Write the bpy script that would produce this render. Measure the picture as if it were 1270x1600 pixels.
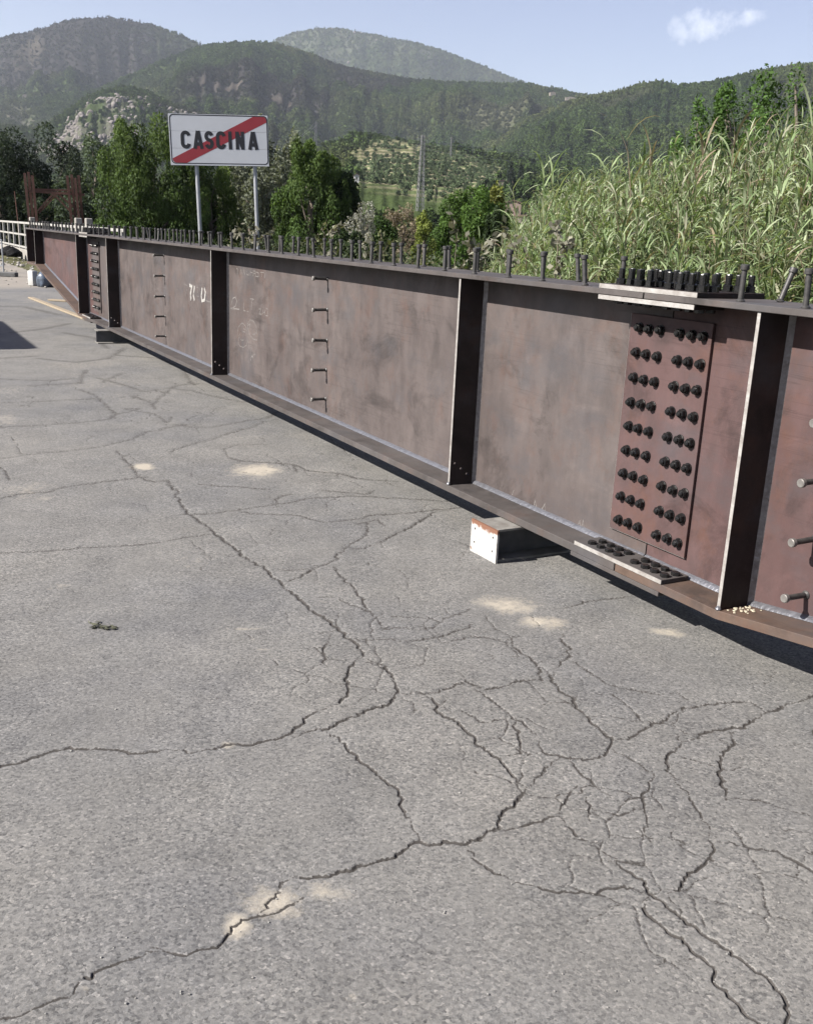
import bpy, bmesh, math, random
import numpy as np
from mathutils import Vector, Matrix
from mathutils.geometry import delaunay_2d_cdt

random.seed(7)
RNG = np.random.default_rng(11)
scene = bpy.context.scene
for o in list(bpy.data.objects):
    bpy.data.objects.remove(o)
COL = scene.collection

# ------------------------------------------------------------------ camera
cd = bpy.data.cameras.new('camera')
cam = bpy.data.objects.new('camera', cd)
COL.objects.link(cam)
_p, _r = -0.27573, 0.04522
f_ = Vector((0, math.cos(_p), math.sin(_p)))
r_ = Vector((1, 0, 0))
u_ = r_.cross(f_)
R_ = r_ * math.cos(_r) + u_ * math.sin(_r)
U_ = -r_ * math.sin(_r) + u_ * math.cos(_r)
mw = Matrix((R_, U_, -f_)).transposed().to_4x4()
mw.translation = (0, 0, 1.6)
cam.matrix_world = mw
cd.sensor_fit = 'VERTICAL'
cd.sensor_height = 36.0
cd.sensor_width = 36.0
cd.lens = 36.0 * 1530 / 1600
cd.clip_start = 0.05
cd.clip_end = 30000
scene.camera = cam

# ------------------------------------------------------------------ light, sky, exposure
SUN_AZ = math.radians(203.0)      # direction towards the sun, counter-clockwise from +X
SUN_EL = math.radians(36.0)
sd = bpy.data.lights.new('sun', 'SUN')
sd.energy = 5.0
sd.angle = math.radians(0.53)
sd.color = (1.0, 0.945, 0.87)
sun = bpy.data.objects.new('sun', sd)
COL.objects.link(sun)
sdir = Vector((math.cos(SUN_AZ) * math.cos(SUN_EL), math.sin(SUN_AZ) * math.cos(SUN_EL), math.sin(SUN_EL)))
sun.rotation_euler = sdir.to_track_quat('Z', 'Y').to_euler()
sun.location = (-20, -10, 30)

world = bpy.data.worlds.new('World')
scene.world = world
world.use_nodes = True
wn, wl = world.node_tree.nodes, world.node_tree.links
wn.clear()
w_out = wn.new('ShaderNodeOutputWorld')
w_bg = wn.new('ShaderNodeBackground')
w_sky = wn.new('ShaderNodeTexSky')
w_sky.sky_type = 'NISHITA'
w_sky.sun_disc = False
w_sky.sun_elevation = SUN_EL
w_sky.sun_rotation = math.radians(90) - SUN_AZ
w_sky.altitude = 50
w_sky.air_density = 1.0
w_sky.dust_density = 0.8
w_sky.ozone_density = 2.2
SKY_STRENGTH = 0.05
w_bg.inputs['Strength'].default_value = SKY_STRENGTH
w_hsv = wn.new('ShaderNodeHueSaturation')
w_hsv.inputs['Saturation'].default_value = 0.80
w_hsv.inputs['Hue'].default_value = 0.525
wl.new(w_sky.outputs['Color'], w_hsv.inputs['Color'])
# one small wispy cloud low in the sky: soft ellipse of noise around a fixed sky direction
w_tc = wn.new('ShaderNodeTexCoord')
CL_C = Vector((0.2504, 0.9491, 0.1912)).normalized()
CL_A = (Vector((0.2872, 0.9367, 0.2004)) - Vector((0.2118, 0.9601, 0.1828))).normalized()
CL_A = (CL_A - CL_C * CL_A.dot(CL_C)).normalized()
CL_B = CL_C.cross(CL_A)


def w_dot(vec):
    n = wn.new('ShaderNodeVectorMath')
    n.operation = 'DOT_PRODUCT'
    wl.new(w_tc.outputs['Generated'], n.inputs[0])
    n.inputs[1].default_value = vec
    return n.outputs['Value']


def w_math(op, a, b=None, c=None, clamp=False):
    n = wn.new('ShaderNodeMath')
    n.operation = op
    n.use_clamp = clamp
    for i, v in enumerate((a, b, c)):
        if v is None:
            continue
        if isinstance(v, (int, float)):
            n.inputs[i].default_value = v
        else:
            wl.new(v, n.inputs[i])
    return n.outputs[0]


w_noise = wn.new('ShaderNodeTexNoise')
w_noise.inputs['Scale'].default_value = 70
w_noise.inputs['Detail'].default_value = 6
w_noise.inputs['Roughness'].default_value = 0.62
wl.new(w_tc.outputs['Generated'], w_noise.inputs['Vector'])
ca, cb, cc = w_dot(CL_A), w_dot(CL_B), w_dot(CL_C)
# a flat lower edge rising to the right: thickness tapers to the right end
ea = w_math('DIVIDE', w_math('ADD', ca, 0.010), 0.034)
eb = w_math('DIVIDE', cb, 0.0135)
d2 = w_math('ADD', w_math('MULTIPLY', ea, ea), w_math('MULTIPLY', eb, eb))
body = w_math('SUBTRACT', 1.0, d2)
ec = w_math('DIVIDE', w_math('SUBTRACT', ca, 0.026), 0.026)
ed = w_math('DIVIDE', w_math('SUBTRACT', cb, 0.0035), 0.0072)
body = w_math('MAXIMUM', body, w_math('SUBTRACT', 0.8, w_math('ADD', w_math('MULTIPLY', ec, ec), w_math('MULTIPLY', ed, ed))))
body = w_math('ADD', body, w_math('MULTIPLY', w_math('SUBTRACT', w_noise.outputs['Fac'], 0.5), 4.2))
mask = w_math('MULTIPLY', w_math('MULTIPLY', body, 0.55, clamp=True), w_math('GREATER_THAN', cc, 0.5))
mask = w_math('MULTIPLY', mask, 0.58)
w_mix = wn.new('ShaderNodeMix')
w_mix.data_type = 'RGBA'
wl.new(mask, w_mix.inputs['Factor'])
wl.new(w_hsv.outputs['Color'], w_mix.inputs['A'])
w_mix.inputs['B'].default_value = (9.3, 9.6, 10.2, 1)
wl.new(w_mix.outputs['Result'], w_bg.inputs['Color'])
wl.new(w_bg.outputs['Background'], w_out.inputs['Surface'])

scene.view_settings.view_transform = 'Standard'
scene.view_settings.look = 'None'
scene.view_settings.exposure = 1.55
scene.view_settings.gamma = 1.0
scene.view_settings.use_curve_mapping = False
scene.render.engine = 'CYCLES'
cy = scene.cycles
cy.use_denoising = True
cy.sample_clamp_indirect = 4.0
try:
    cy.denoiser = 'OPENIMAGEDENOISE'
    cy.denoising_input_passes = 'RGB_ALBEDO_NORMAL'
    cy.denoising_prefilter = 'ACCURATE'
except Exception:
    pass
cy.max_bounces = 6
cy.diffuse_bounces = 3
cy.glossy_bounces = 3
cy.transmission_bounces = 4
cy.volume_bounces = 1
cy.transparent_max_bounces = 8
cy.caustics_reflective = False
cy.caustics_refractive = False

# ------------------------------------------------------------------ surveyed lines: cracks (class, road x,y), chalk strokes (width, girder u,w), dust patches
CRACKS = [(1,[(-2.14,6.963),(-1.944,6.605),(-1.748,6.212),(-1.638,6.111),(-1.559,6.16)]),(3,[(-1.559,6.16),(-1.45,5.931),(-1.392,5.738),(-1.293,5.509),(-1.201,5.348),(-1.07,5.153),(-0.985,4.988),(-0.889,4.835),(-0.794,4.67),(-0.691,4.527),(-0.57,4.323),(-0.492,4.18),(-0.404,4.032),(-0.32,3.893),(-0.261,3.802),(-0.192,3.689),(-0.154,3.61),(-0.145,3.549),(-0.178,3.468),(-0.198,3.397),(-0.18,3.31),(-0.178,3.257),(-0.215,3.137),(-0.277,3.073),(-0.319,2.999),(-0.346,2.917),(-0.368,2.872),(-0.413,2.855),(-0.48,2.816),(-0.542,2.819),(-0.585,2.778),(-0.643,2.765),(-0.724,2.766),(-0.799,2.743),(-0.862,2.754),(-0.924,2.756),(-1.005,2.757),(-1.066,2.731),(-1.112,2.692),(-1.155,2.65),(-1.193,2.625),(-1.255,2.59)]),(3,[(-0.124,3.521),(-0.054,3.463),(-0.028,3.387),(-0.011,3.29),(0.002,3.229),(-0.026,3.146),(-0.087,3.101),(-0.13,3.064),(-0.177,3.013),(-0.196,2.975),(-0.235,2.936),(-0.264,2.946),(-0.316,2.911),(-0.343,2.896)]),(2,[(-0.235,2.936),(-0.195,2.888),(-0.164,2.84),(-0.119,2.772),(-0.076,2.721),(-0.032,2.658),(0.013,2.597),(0.029,2.543),(0.034,2.483),(0.056,2.393),(0.071,2.335)]),(2,[(-0.84,1.641),(-0.798,1.666),(-0.762,1.677),(-0.725,1.702),(-0.671,1.729),(-0.658,1.771),(-0.624,1.822),(-0.6,1.836),(-0.558,1.873),(-0.531,1.881)]),(2,[(-0.531,1.881),(-0.498,1.866),(-0.467,1.858),(-0.434,1.877),(-0.407,1.893),(-0.378,1.934),(-0.336,1.999),(-0.278,2.026),(-0.242,2.057),(-0.213,2.083)]),(3,[(-0.334,2.002),(-0.312,2.045),(-0.285,2.093),(-0.269,2.129)]),(4,[(-0.269,2.129),(-0.246,2.159),(-0.173,2.17),(-0.143,2.198),(-0.067,2.225),(-0.009,2.263),(0.05,2.307),(0.071,2.335),(0.145,2.349),(0.204,2.339),(0.25,2.375),(0.294,2.437),(0.303,2.472),(0.348,2.532),(0.358,2.57),(0.404,2.643)]),(3,[(0.404,2.643),(0.374,2.681),(0.316,2.806),(0.275,2.88),(0.245,2.976),(0.187,3.071),(0.156,3.082),(0.115,3.2),(0.09,3.253)]),(2,[(0.002,3.229),(0.037,3.232),(0.06,3.255),(0.099,3.239),(0.137,3.263),(0.209,3.307),(0.252,3.36),(0.315,3.308),(0.384,3.341),(0.441,3.38),(0.539,3.418),(0.536,3.515),(0.519,3.615),(0.455,3.697),(0.456,3.769)]),(2,[(-0.209,3.706),(-0.122,3.703),(-0.021,3.721),(0.084,3.727),(0.156,3.761),(0.2,3.821),(0.247,3.854),(0.311,3.932)]),(2,[(0.216,3.735),(0.287,3.79),(0.36,3.798),(0.418,3.758),(0.453,3.735)]),(1,[(0.446,3.774),(0.493,3.82)]),(1,[(-0.086,3.836),(-0.024,3.857),(0.066,3.833),(0.139,3.862),(0.185,3.976),(0.255,4.036),(0.303,4.104)]),(1,[(-0.035,3.971),(0.029,3.979),(0.121,3.983),(0.167,3.922)]),(2,[(0.678,3.869),(0.686,3.722),(0.662,3.612),(0.599,3.504),(0.58,3.411),(0.598,3.347),(0.645,3.222),(0.667,3.117),(0.692,3.054),(0.726,2.968),(0.715,2.907),(0.683,2.859),(0.631,2.834),(0.573,2.837),(0.529,2.845),(0.484,2.853),(0.48,2.924)]),(1,[(0.686,3.585),(0.732,3.506),(0.785,3.415),(0.844,3.372),(0.943,3.339)]),(3,[(1.776,3.546),(1.562,3.385),(1.47,3.318),(1.329,3.219),(1.27,3.16),(1.202,3.101),(1.108,3.079),(1.051,3.051),(0.971,2.981),(0.929,2.918),(0.885,2.877),(0.871,2.776),(0.88,2.724)]),(2,[(1.329,3.219),(1.305,3.302),(1.252,3.297),(1.164,3.273),(1.049,3.236),(0.954,3.158),(0.87,3.07),(0.775,2.972),(0.726,2.963)]),(3,[(1.151,3.06),(1.136,2.97),(1.056,2.859),(1.036,2.814),(1.024,2.736),(1.005,2.633)]),(2,[(0.816,2.76),(0.77,2.652),(0.746,2.594),(0.738,2.536),(0.724,2.445),(0.73,2.384)]),(2,[(0.585,2.619),(0.587,2.541),(0.563,2.486)]),(3,[(0.297,2.403),(0.361,2.433),(0.436,2.467),(0.476,2.505)]),(2,[(0.476,2.505),(0.53,2.615),(0.558,2.656)]),(3,[(0.91,2.441),(0.906,2.389),(0.873,2.322),(0.786,2.238),(0.772,2.216),(0.717,2.153)]),(2,[(0.911,2.407),(0.968,2.394),(1.013,2.382),(1.064,2.386),(1.108,2.34),(1.137,2.288),(1.193,2.214)]),(3,[(0.608,2.3),(0.64,2.247),(0.665,2.222),(0.661,2.164),(0.697,2.129),(0.719,2.087),(0.745,2.041),(0.78,2.001),(0.814,1.959),(0.839,1.918),(0.873,1.869),(0.892,1.803),(0.87,1.741),(0.851,1.671)]),(3,[(0.659,2.156),(0.635,2.105),(0.659,2.071),(0.699,2.011),(0.729,1.954),(0.756,1.892),(0.756,1.843),(0.782,1.787),(0.808,1.738),(0.831,1.67)]),(2,[(0.332,2.185),(0.394,2.163),(0.458,2.155),(0.532,2.155),(0.552,2.175),(0.617,2.174),(0.66,2.162)]),(1,[(0.204,2.339),(0.23,2.266),(0.278,2.215),(0.332,2.185)]),(2,[(-2.802,6.529),(-2.726,6.626),(-2.601,6.756),(-2.463,6.871),(-2.322,6.99),(-2.247,7.097),(-2.192,7.25),(-2.122,7.362),(-2.108,7.49),(-2.102,7.673),(-2.028,7.744),(-1.972,7.894),(-1.88,7.973),(-1.771,7.915),(-1.646,7.973)]),(2,[(-3.229,7.566),(-3.078,7.683),(-2.913,7.779),(-2.752,7.902),(-2.596,8.057),(-2.533,8.132),(-2.542,8.345),(-2.676,8.602),(-2.796,8.845),(-2.924,9.102),(-3.044,8.993),(-3.243,8.901),(-3.426,8.778),(-3.672,8.64)]),(1,[(-2.542,8.345),(-2.468,8.492),(-2.424,8.703)]),(2,[(-2.486,5.489),(-2.391,5.578),(-2.279,5.703),(-2.177,5.752),(-2.136,5.87),(-2.001,5.993),(-1.92,6.075),(-1.712,6.219)]),(1,[(-2.707,6.298),(-2.606,6.154),(-2.499,5.95)]),(1,[(-3.775,9.613),(-3.518,9.822),(-3.379,9.91),(-3.534,10.476),(-3.625,10.86)]),(1,[(-4.217,9.964),(-3.714,9.986),(-3.54,10.229)]),(1,[(-3.249,9.519),(-3.046,9.297),(-2.924,9.102)]),(2,[(-2.37,8.962),(-2.411,9.285),(-2.403,9.523),(-2.432,9.848),(-2.42,10.071),(-2.236,10.265)]),(2,[(-1.728,6.919),(-1.727,7.051),(-1.65,7.275),(-1.557,7.44),(-1.45,7.772),(-1.336,7.991),(-1.267,8.267)]),(1,[(-1.1,7.372),(-1.213,7.371),(-1.333,7.297),(-1.382,7.148),(-1.307,6.9),(-1.193,6.778),(-1.057,6.785),(-0.812,6.753),(-0.676,6.584),(-0.482,6.546)]),(1,[(-0.812,6.753),(-0.76,6.511)]),(2,[(-1.266,5.391),(-1.118,5.442),(-0.98,5.562),(-0.786,5.695),(-0.689,5.756),(-0.611,5.86),(-0.484,5.913),(-0.343,5.969),(-0.154,5.971),(0.045,5.959),(0.271,5.952)]),(1,[(-0.786,5.695),(-0.802,5.811),(-0.774,5.893),(-0.729,5.948)]),(2,[(-0.957,5.496),(-0.816,5.478),(-0.633,5.481),(-0.55,5.401),(-0.446,5.353),(-0.309,5.44),(-0.237,5.478),(-0.203,5.552),(-0.139,5.576),(0.035,5.647),(0.174,5.727),(0.333,5.812)]),(3,[(0.173,5.684),(0.084,5.464),(-0.01,5.282),(-0.068,5.175),(-0.134,5.025)]),(2,[(-0.134,5.025),(-0.185,4.939),(-0.283,4.891)]),(2,[(-0.22,5.376),(-0.21,5.165),(-0.259,5.04),(-0.308,4.909),(-0.34,4.797),(-0.341,4.694),(-0.446,4.551),(-0.483,4.433),(-0.535,4.354)]),(1,[(-1.342,6.082),(-1.11,6.074),(-0.889,6.048)]),(1,[(-0.538,6.063),(-0.361,6.046),(-0.238,6.036),(-0.218,6.153)]),(2,[(-2.083,4.556),(-1.951,4.595),(-1.774,4.652),(-1.601,4.74),(-1.409,4.79),(-1.192,4.934),(-1.033,5.074)]),(1,[(-0.377,4.162),(-0.321,4.186)]),(1,[(-0.595,4.511),(-0.474,4.547)]),(2,[(-0.356,4.602),(-0.269,4.399),(-0.208,4.25),(-0.161,4.093),(-0.128,3.99)]),(1,[(-0.289,4.157),(-0.217,4.079),(-0.128,3.99),(-0.086,3.836)]),(2,[(-0.291,3.744),(-0.312,3.605),(-0.294,3.491),(-0.269,3.435)]),(1,[(-0.335,3.738),(-0.261,3.802)]),(2,[(0.4,3.091),(0.403,3.013),(0.413,2.931),(0.398,2.85),(0.348,2.813)]),(2,[(0.728,4.164),(0.875,4.279),(1.057,4.353)]),(1,[(-3.352,10.338),(-2.979,9.989),(-2.637,9.577),(-2.468,9.837)]),(1,[(-3.184,10.015),(-3.198,10.388),(-3.18,10.798)]),(1,[(-2.51,8.58),(-2.249,8.452),(-2.033,8.079),(-2.062,8.374)]),(1,[(-1.641,7.946),(-1.478,8.216),(-1.249,8.517),(-1.192,8.927)]),(1,[(-2.468,9.837),(-2.21,9.786),(-1.964,9.53),(-1.601,9.247)]),(1,[(-2.674,9.326),(-2.427,9.019),(-2.27,8.643)]),(1,[(-2.302,10.198),(-2.672,11.354),(-3.123,12.105),(-3.71,12.215)]),(1,[(-4.441,11.613),(-3.925,11.435),(-3.691,11.893),(-3.787,12.898)]),(1,[(-4.836,11.465),(-4.525,11.837)]),(1,[(-5.129,14.454),(-4.512,13.988),(-3.974,12.822)]),(1,[(-5.761,14.156),(-5.558,14.855),(-5.523,15.875)]),(1,[(-7.805,18.382),(-7.225,18.417),(-6.15,17.219)]),(1,[(-0.474,6.547),(-0.334,6.427),(-0.074,6.404)]),(1,[(-0.27,5.342),(-0.165,5.463),(-0.124,5.34)]),(1,[(0.563,2.836),(0.58,2.751),(0.632,2.645),(0.658,2.629)]),(1,[(0.404,2.643),(0.471,2.761),(0.528,2.837)]),(1,[(0.714,2.903),(0.768,2.826),(0.816,2.76)]),(1,[(0.88,2.724),(0.896,2.613),(0.907,2.513),(0.91,2.441)]),(1,[(0.278,3.309),(0.382,3.142),(0.474,2.967)]),(1,[(0.223,3.126),(0.307,3.04),(0.4,3.091)]),(1,[(0.587,2.541),(0.654,2.51),(0.74,2.56)]),(1,[(0.475,2.496),(0.523,2.39),(0.576,2.335),(0.608,2.3)]),(1,[(0.919,2.88),(0.979,2.844),(1.041,2.83)]),(1,[(0.717,2.153),(0.737,2.107),(0.716,2.058)]),(1,[(1.005,2.633),(1.115,2.631),(1.241,2.556)])]
CHALK = [(0.012,[(4.233,1.236),(4.202,1.23),(4.21,1.184)]),(0.008,[(4.126,1.181),(4.102,1.231),(4.074,1.183)]),(0.008,[(4.043,1.189),(4.041,1.233),(3.997,1.188),(3.994,1.231)]),(0.008,[(3.935,1.232),(3.951,1.194),(3.905,1.189),(3.894,1.212)]),(0.009,[(3.853,1.247),(3.86,1.188)]),(0.009,[(3.86,1.217),(3.793,1.217)]),(0.009,[(3.793,1.239),(3.797,1.186)]),(0.008,[(3.77,1.189),(3.764,1.237),(3.72,1.232),(3.733,1.213),(3.764,1.213)]),(0.009,[(3.704,1.228),(3.715,1.192),(3.65,1.19),(3.644,1.225),(3.704,1.228)]),(0.008,[(3.596,1.233),(3.511,1.232)]),(0.009,[(3.558,1.231),(3.564,1.193)]),(0.01,[(3.484,1.23),(3.49,1.19)]),(0.035,[(5.766,0.985),(5.672,0.978),(5.723,0.903),(5.721,0.828)]),(0.032,[(5.578,0.992),(5.615,0.885),(5.586,0.838)]),(0.018,[(5.721,0.828),(5.646,0.882),(5.591,0.922)]),(0.03,[(5.307,0.988),(5.341,0.905),(5.322,0.854),(5.233,0.87),(5.201,0.949),(5.234,0.989)]),(0.012,[(5.181,0.867),(5.039,0.866)]),(0.01,[(5.133,0.784),(5.141,0.728)]),(0.008,[(5.976,0.985),(5.831,0.976),(5.919,0.863)]),(0.006,[(5.502,0.98),(5.442,0.984),(5.501,0.889),(5.416,0.895)]),(0.014,[(4.373,0.896),(4.347,0.953),(4.261,0.971),(4.224,0.939),(4.262,0.889),(4.374,0.856)]),(0.016,[(4.399,0.859),(4.152,0.869)]),(0.01,[(4.033,0.938),(4.038,0.867),(3.987,0.868)]),(0.01,[(3.945,0.869),(3.905,0.871)]),(0.009,[(3.86,0.989),(3.759,0.989),(3.814,0.981),(3.826,0.894)]),(0.009,[(3.637,0.917),(3.583,0.918),(3.626,0.874),(3.561,0.876)]),(0.009,[(3.529,0.919),(3.539,0.874)]),(0.009,[(3.535,0.896),(3.486,0.897)]),(0.009,[(3.48,0.919),(3.49,0.875)]),(0.009,[(3.455,0.933),(3.409,0.933),(3.413,0.874),(3.465,0.873)]),(0.008,[(4.105,0.746),(4.178,0.707),(4.203,0.657),(4.167,0.598),(4.192,0.555),(4.131,0.53),(4.035,0.532),(3.952,0.567),(3.936,0.615),(3.94,0.685),(3.987,0.734),(4.058,0.75),(4.105,0.746)]),(0.008,[(3.86,0.8),(3.929,0.763),(3.917,0.71),(3.871,0.661),(3.78,0.636),(3.679,0.64),(3.668,0.683),(3.702,0.755),(3.758,0.794),(3.86,0.8)]),(0.01,[(3.917,0.749),(3.86,0.762),(3.871,0.734),(3.906,0.707)]),(0.008,[(4.046,0.701),(3.987,0.703),(3.999,0.675),(4.058,0.676)]),(0.008,[(4.118,0.603),(4.095,0.59),(4.035,0.601)]),(0.008,[(3.791,0.677),(3.735,0.687),(3.68,0.712)]),(0.008,[(4.142,0.648),(4.155,0.607)]),(0.005,[(3.941,0.615),(3.883,0.567),(3.843,0.51),(3.837,0.456)]),(0.012,[(3.848,0.436),(3.814,0.483),(3.779,0.471)]),(0.008,[(3.802,0.484),(3.723,0.513)]),(0.008,[(-0.608,0.232),(-0.614,0.268),(-0.633,0.236),(-0.663,0.238)]),(0.008,[(-0.678,0.239),(-0.703,0.276),(-0.708,0.235)]),(0.008,[(-0.985,0.234),(-0.999,0.261),(-1.007,0.238)]),(0.008,[(-1.016,0.24),(-1.024,0.274),(-1.033,0.242)]),(0.006,[(-0.402,0.247),(-0.414,0.276)])]
DUST = [[-1.057,6.529,0.183,0.234,0.95],[-1.799,6.478,0.072,0.093,1.0],[0.47,4.18,0.134,0.111,0.9],[0.608,3.989,0.115,0.074,0.8],[1.14,3.936,0.08,0.052,0.85],[-0.29,2.073,0.076,0.062,0.95],[-0.166,2.114,0.068,0.044,0.95],[-0.358,1.964,0.033,0.044,1.1],[-0.54,2.811,0.024,0.032,0.8],[-3.297,7.883,0.138,0.327,0.5],[-2.287,5.702,0.185,0.293,0.4],[-1.566,4.166,0.084,0.084,0.35],[-0.737,1.682,0.092,0.045,0.25],[-0.077,1.758,0.042,0.026,0.4],[-0.639,1.752,0.082,0.042,0.25],[0.0,7.739,0.159,0.198,0.5],[-0.613,6.616,0.112,0.112,0.3],[-0.464,9.119,0.185,0.17,0.5],[0.247,5.557,0.155,0.159,0.3],[-7.583,20.008,0.506,0.968,0.4],[-3.824,9.308,0.347,0.301,0.35],[-1.064,4.652,0.19,0.286,0.25],[-0.2,4.177,0.176,0.157,0.2],[-2.811,9.209,0.353,0.355,0.3],[-0.64,3.764,0.068,0.011,0.8],[-0.829,3.597,0.05,0.01,0.4],[-0.539,3.567,0.035,0.009,0.5],[-0.596,3.656,0.02,0.006,0.4],[-0.355,4.117,0.034,0.024,0.5],[-1.046,3.221,0.023,0.016,0.3],[-0.047,7.482,0.071,0.047,0.6],[0.243,7.07,0.078,0.043,0.6],[-0.442,8.233,0.089,0.057,0.5],[-0.205,7.693,0.047,0.05,0.5]]

# ------------------------------------------------------------------ helpers
def tag(o, label=None, cat=None, group=None, kind=None):
    if label: o['label'] = label
    if cat: o['category'] = cat
    if group: o['group'] = group
    if kind: o['kind'] = kind
    return o


def link(name, data, parent=None, mat=None):
    o = bpy.data.objects.new(name, data)
    COL.objects.link(o)
    if parent is not None:
        o.parent = parent
    if mat is not None and data is not None:
        data.materials.clear()
        data.materials.append(mat)
    return o


def empty(name, loc=(0, 0, 0), rz=0.0):
    o = bpy.data.objects.new(name, None)
    COL.objects.link(o)
    o.location = loc
    o.rotation_euler = (0, 0, rz)
    o.empty_display_size = 0.1
    return o


def np_mesh(name, V, F, smooth=False, attrs=None):
    """V (n,3), F (m,k) -> mesh; attrs {name: (n,) or (n,3)} on points"""
    V = np.ascontiguousarray(V, dtype=np.float32)
    F = np.ascontiguousarray(F, dtype=np.int32)
    me = bpy.data.meshes.new(name)
    me.vertices.add(len(V))
    me.vertices.foreach_set('co', V.ravel())
    me.loops.add(F.size)
    me.loops.foreach_set('vertex_index', F.ravel())
    me.polygons.add(len(F))
    me.polygons.foreach_set('loop_start', np.arange(0, F.size, F.shape[1], dtype=np.int32))
    me.update(calc_edges=True)
    if smooth:
        me.polygons.foreach_set('use_smooth', np.ones(len(F), dtype=bool))
    for k, a in (attrs or {}).items():
        a = np.asarray(a, dtype=np.float32)
        if a.ndim == 1:
            at = me.attributes.new(k, 'FLOAT', 'POINT')
            at.data.foreach_set('value', a)
        else:
            at = me.attributes.new(k, 'FLOAT_COLOR', 'POINT')
            c = np.ones((len(a), 4), dtype=np.float32)
            c[:, :3] = a
            at.data.foreach_set('color', c.ravel())
    return me


class MB:
    """collects shapes for one mesh object"""
    def __init__(self, flip=False):
        self.v, self.f, self.flip = [], [], flip   # flip: y -> -y (girder coordinates u,v,w)

    def add(self, vs, fs):
        b = len(self.v)
        for p in vs:
            self.v.append((p[0], -p[1] if self.flip else p[1], p[2]))
        for f in fs:
            self.f.append([b + i for i in f])
        return self

    def box(self, x, y, z):
        vs = [(a, b, c) for c in z for b in y for a in x]
        return self.add(vs, [(0, 2, 3, 1), (4, 5, 7, 6), (0, 1, 5, 4), (2, 6, 7, 3), (0, 4, 6, 2), (1, 3, 7, 5)])

    def bar(self, p, q, w, h=None, up=(0, 0, 1)):
        p, q = Vector(p), Vector(q)
        h = h or w
        d = (q - p).normalized()
        up = Vector(up)
        if abs(d.dot(up)) > 0.98:
            up = Vector((1, 0, 0))
        s = d.cross(up).normalized() * w / 2
        t = s.cross(d).normalized() * h / 2
        vs = [p - s - t, p + s - t, p + s + t, p - s + t, q - s - t, q + s - t, q + s + t, q - s + t]
        return self.add(vs, [(0, 1, 2, 3), (7, 6, 5, 4), (0, 4, 5, 1), (1, 5, 6, 2), (2, 6, 7, 3), (3, 7, 4, 0)])

    def tube(self, pts, rad, n=8, cap=True):
        pts = [Vector(p) for p in pts]
        rad = rad if isinstance(rad, (list, tuple)) else [rad] * len(pts)
        vs, fs = [], []
        for i, p in enumerate(pts):
            d = (pts[min(i + 1, len(pts) - 1)] - pts[max(i - 1, 0)]).normalized()
            a = Vector((0, 0, 1)) if abs(d.z) < 0.9 else Vector((1, 0, 0))
            s = d.cross(a).normalized()
            t = s.cross(d)
            for k in range(n):
                an = 2 * math.pi * k / n
                vs.append(p + (s * math.cos(an) + t * math.sin(an)) * rad[i])
        for i in range(len(pts) - 1):
            for k in range(n):
                fs.append((i * n + k, i * n + (k + 1) % n, (i + 1) * n + (k + 1) % n, (i + 1) * n + k))
        if cap:
            fs.append(tuple(range(n))[::-1])
            fs.append(tuple(range((len(pts) - 1) * n, len(pts) * n)))
        return self.add(vs, fs)

    def lathe(self, prof, n=12, c=(0, 0, 0), axis='z', phase=0.0):
        """prof [(r, h)...] around an axis"""
        vs, fs = [], []
        for r, h in prof:
            for k in range(n):
                a = 2 * math.pi * k / n + phase
                x, y = r * math.cos(a), r * math.sin(a)
                p = {'z': (x, y, h), 'y': (x, h, y), 'x': (h, x, y)}[axis]
                vs.append((c[0] + p[0], c[1] + p[1], c[2] + p[2]))
        for i in range(len(prof) - 1):
            for k in range(n):
                fs.append((i * n + k, i * n + (k + 1) % n, (i + 1) * n + (k + 1) % n, (i + 1) * n + k))
        fs.append(tuple(range(n))[::-1])
        fs.append(tuple(range((len(prof) - 1) * n, len(prof) * n)))
        return self.add(vs, fs)

    def prism(self, poly, a, b, plane='xz'):
        """polygon in a plane extruded along the third axis from a to b"""
        n = len(poly)
        def P(p, t):
            return {'xz': (p[0], t, p[1]), 'xy': (p[0], p[1], t), 'yz': (t, p[0], p[1])}[plane]
        vs = [P(p, a) for p in poly] + [P(p, b) for p in poly]
        fs = [tuple(range(n))[::-1], tuple(range(n, 2 * n))]
        fs += [(i, (i + 1) % n, n + (i + 1) % n, n + i) for i in range(n)]
        return self.add(vs, fs)

    def mesh(self, name, bevel=0.0, smooth=False, segs=1):
        me = bpy.data.meshes.new(name)
        me.from_pydata([tuple(p) for p in self.v], [], self.f)
        bm = bmesh.new()
        bm.from_mesh(me)
        bmesh.ops.recalc_face_normals(bm, faces=bm.faces)
        if bevel:
            es = [e for e in bm.edges if len(e.link_faces) == 2 and e.calc_face_angle(0) > 0.6]
            bmesh.ops.bevel(bm, geom=es, offset=bevel, segments=segs, affect='EDGES', profile=0.5, clamp_overlap=True)
        bm.to_mesh(me)
        bm.free()
        if smooth:
            me.polygons.foreach_set('use_smooth', np.ones(len(me.polygons), dtype=bool))
            if hasattr(me, 'set_sharp_from_angle'):
                me.set_sharp_from_angle(angle=math.radians(35))
        return me

    def build(self, name, mat, parent=None, bevel=0.0, smooth=False, segs=1):
        return link(name, self.mesh(name, bevel, smooth, segs), parent, mat)


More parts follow.
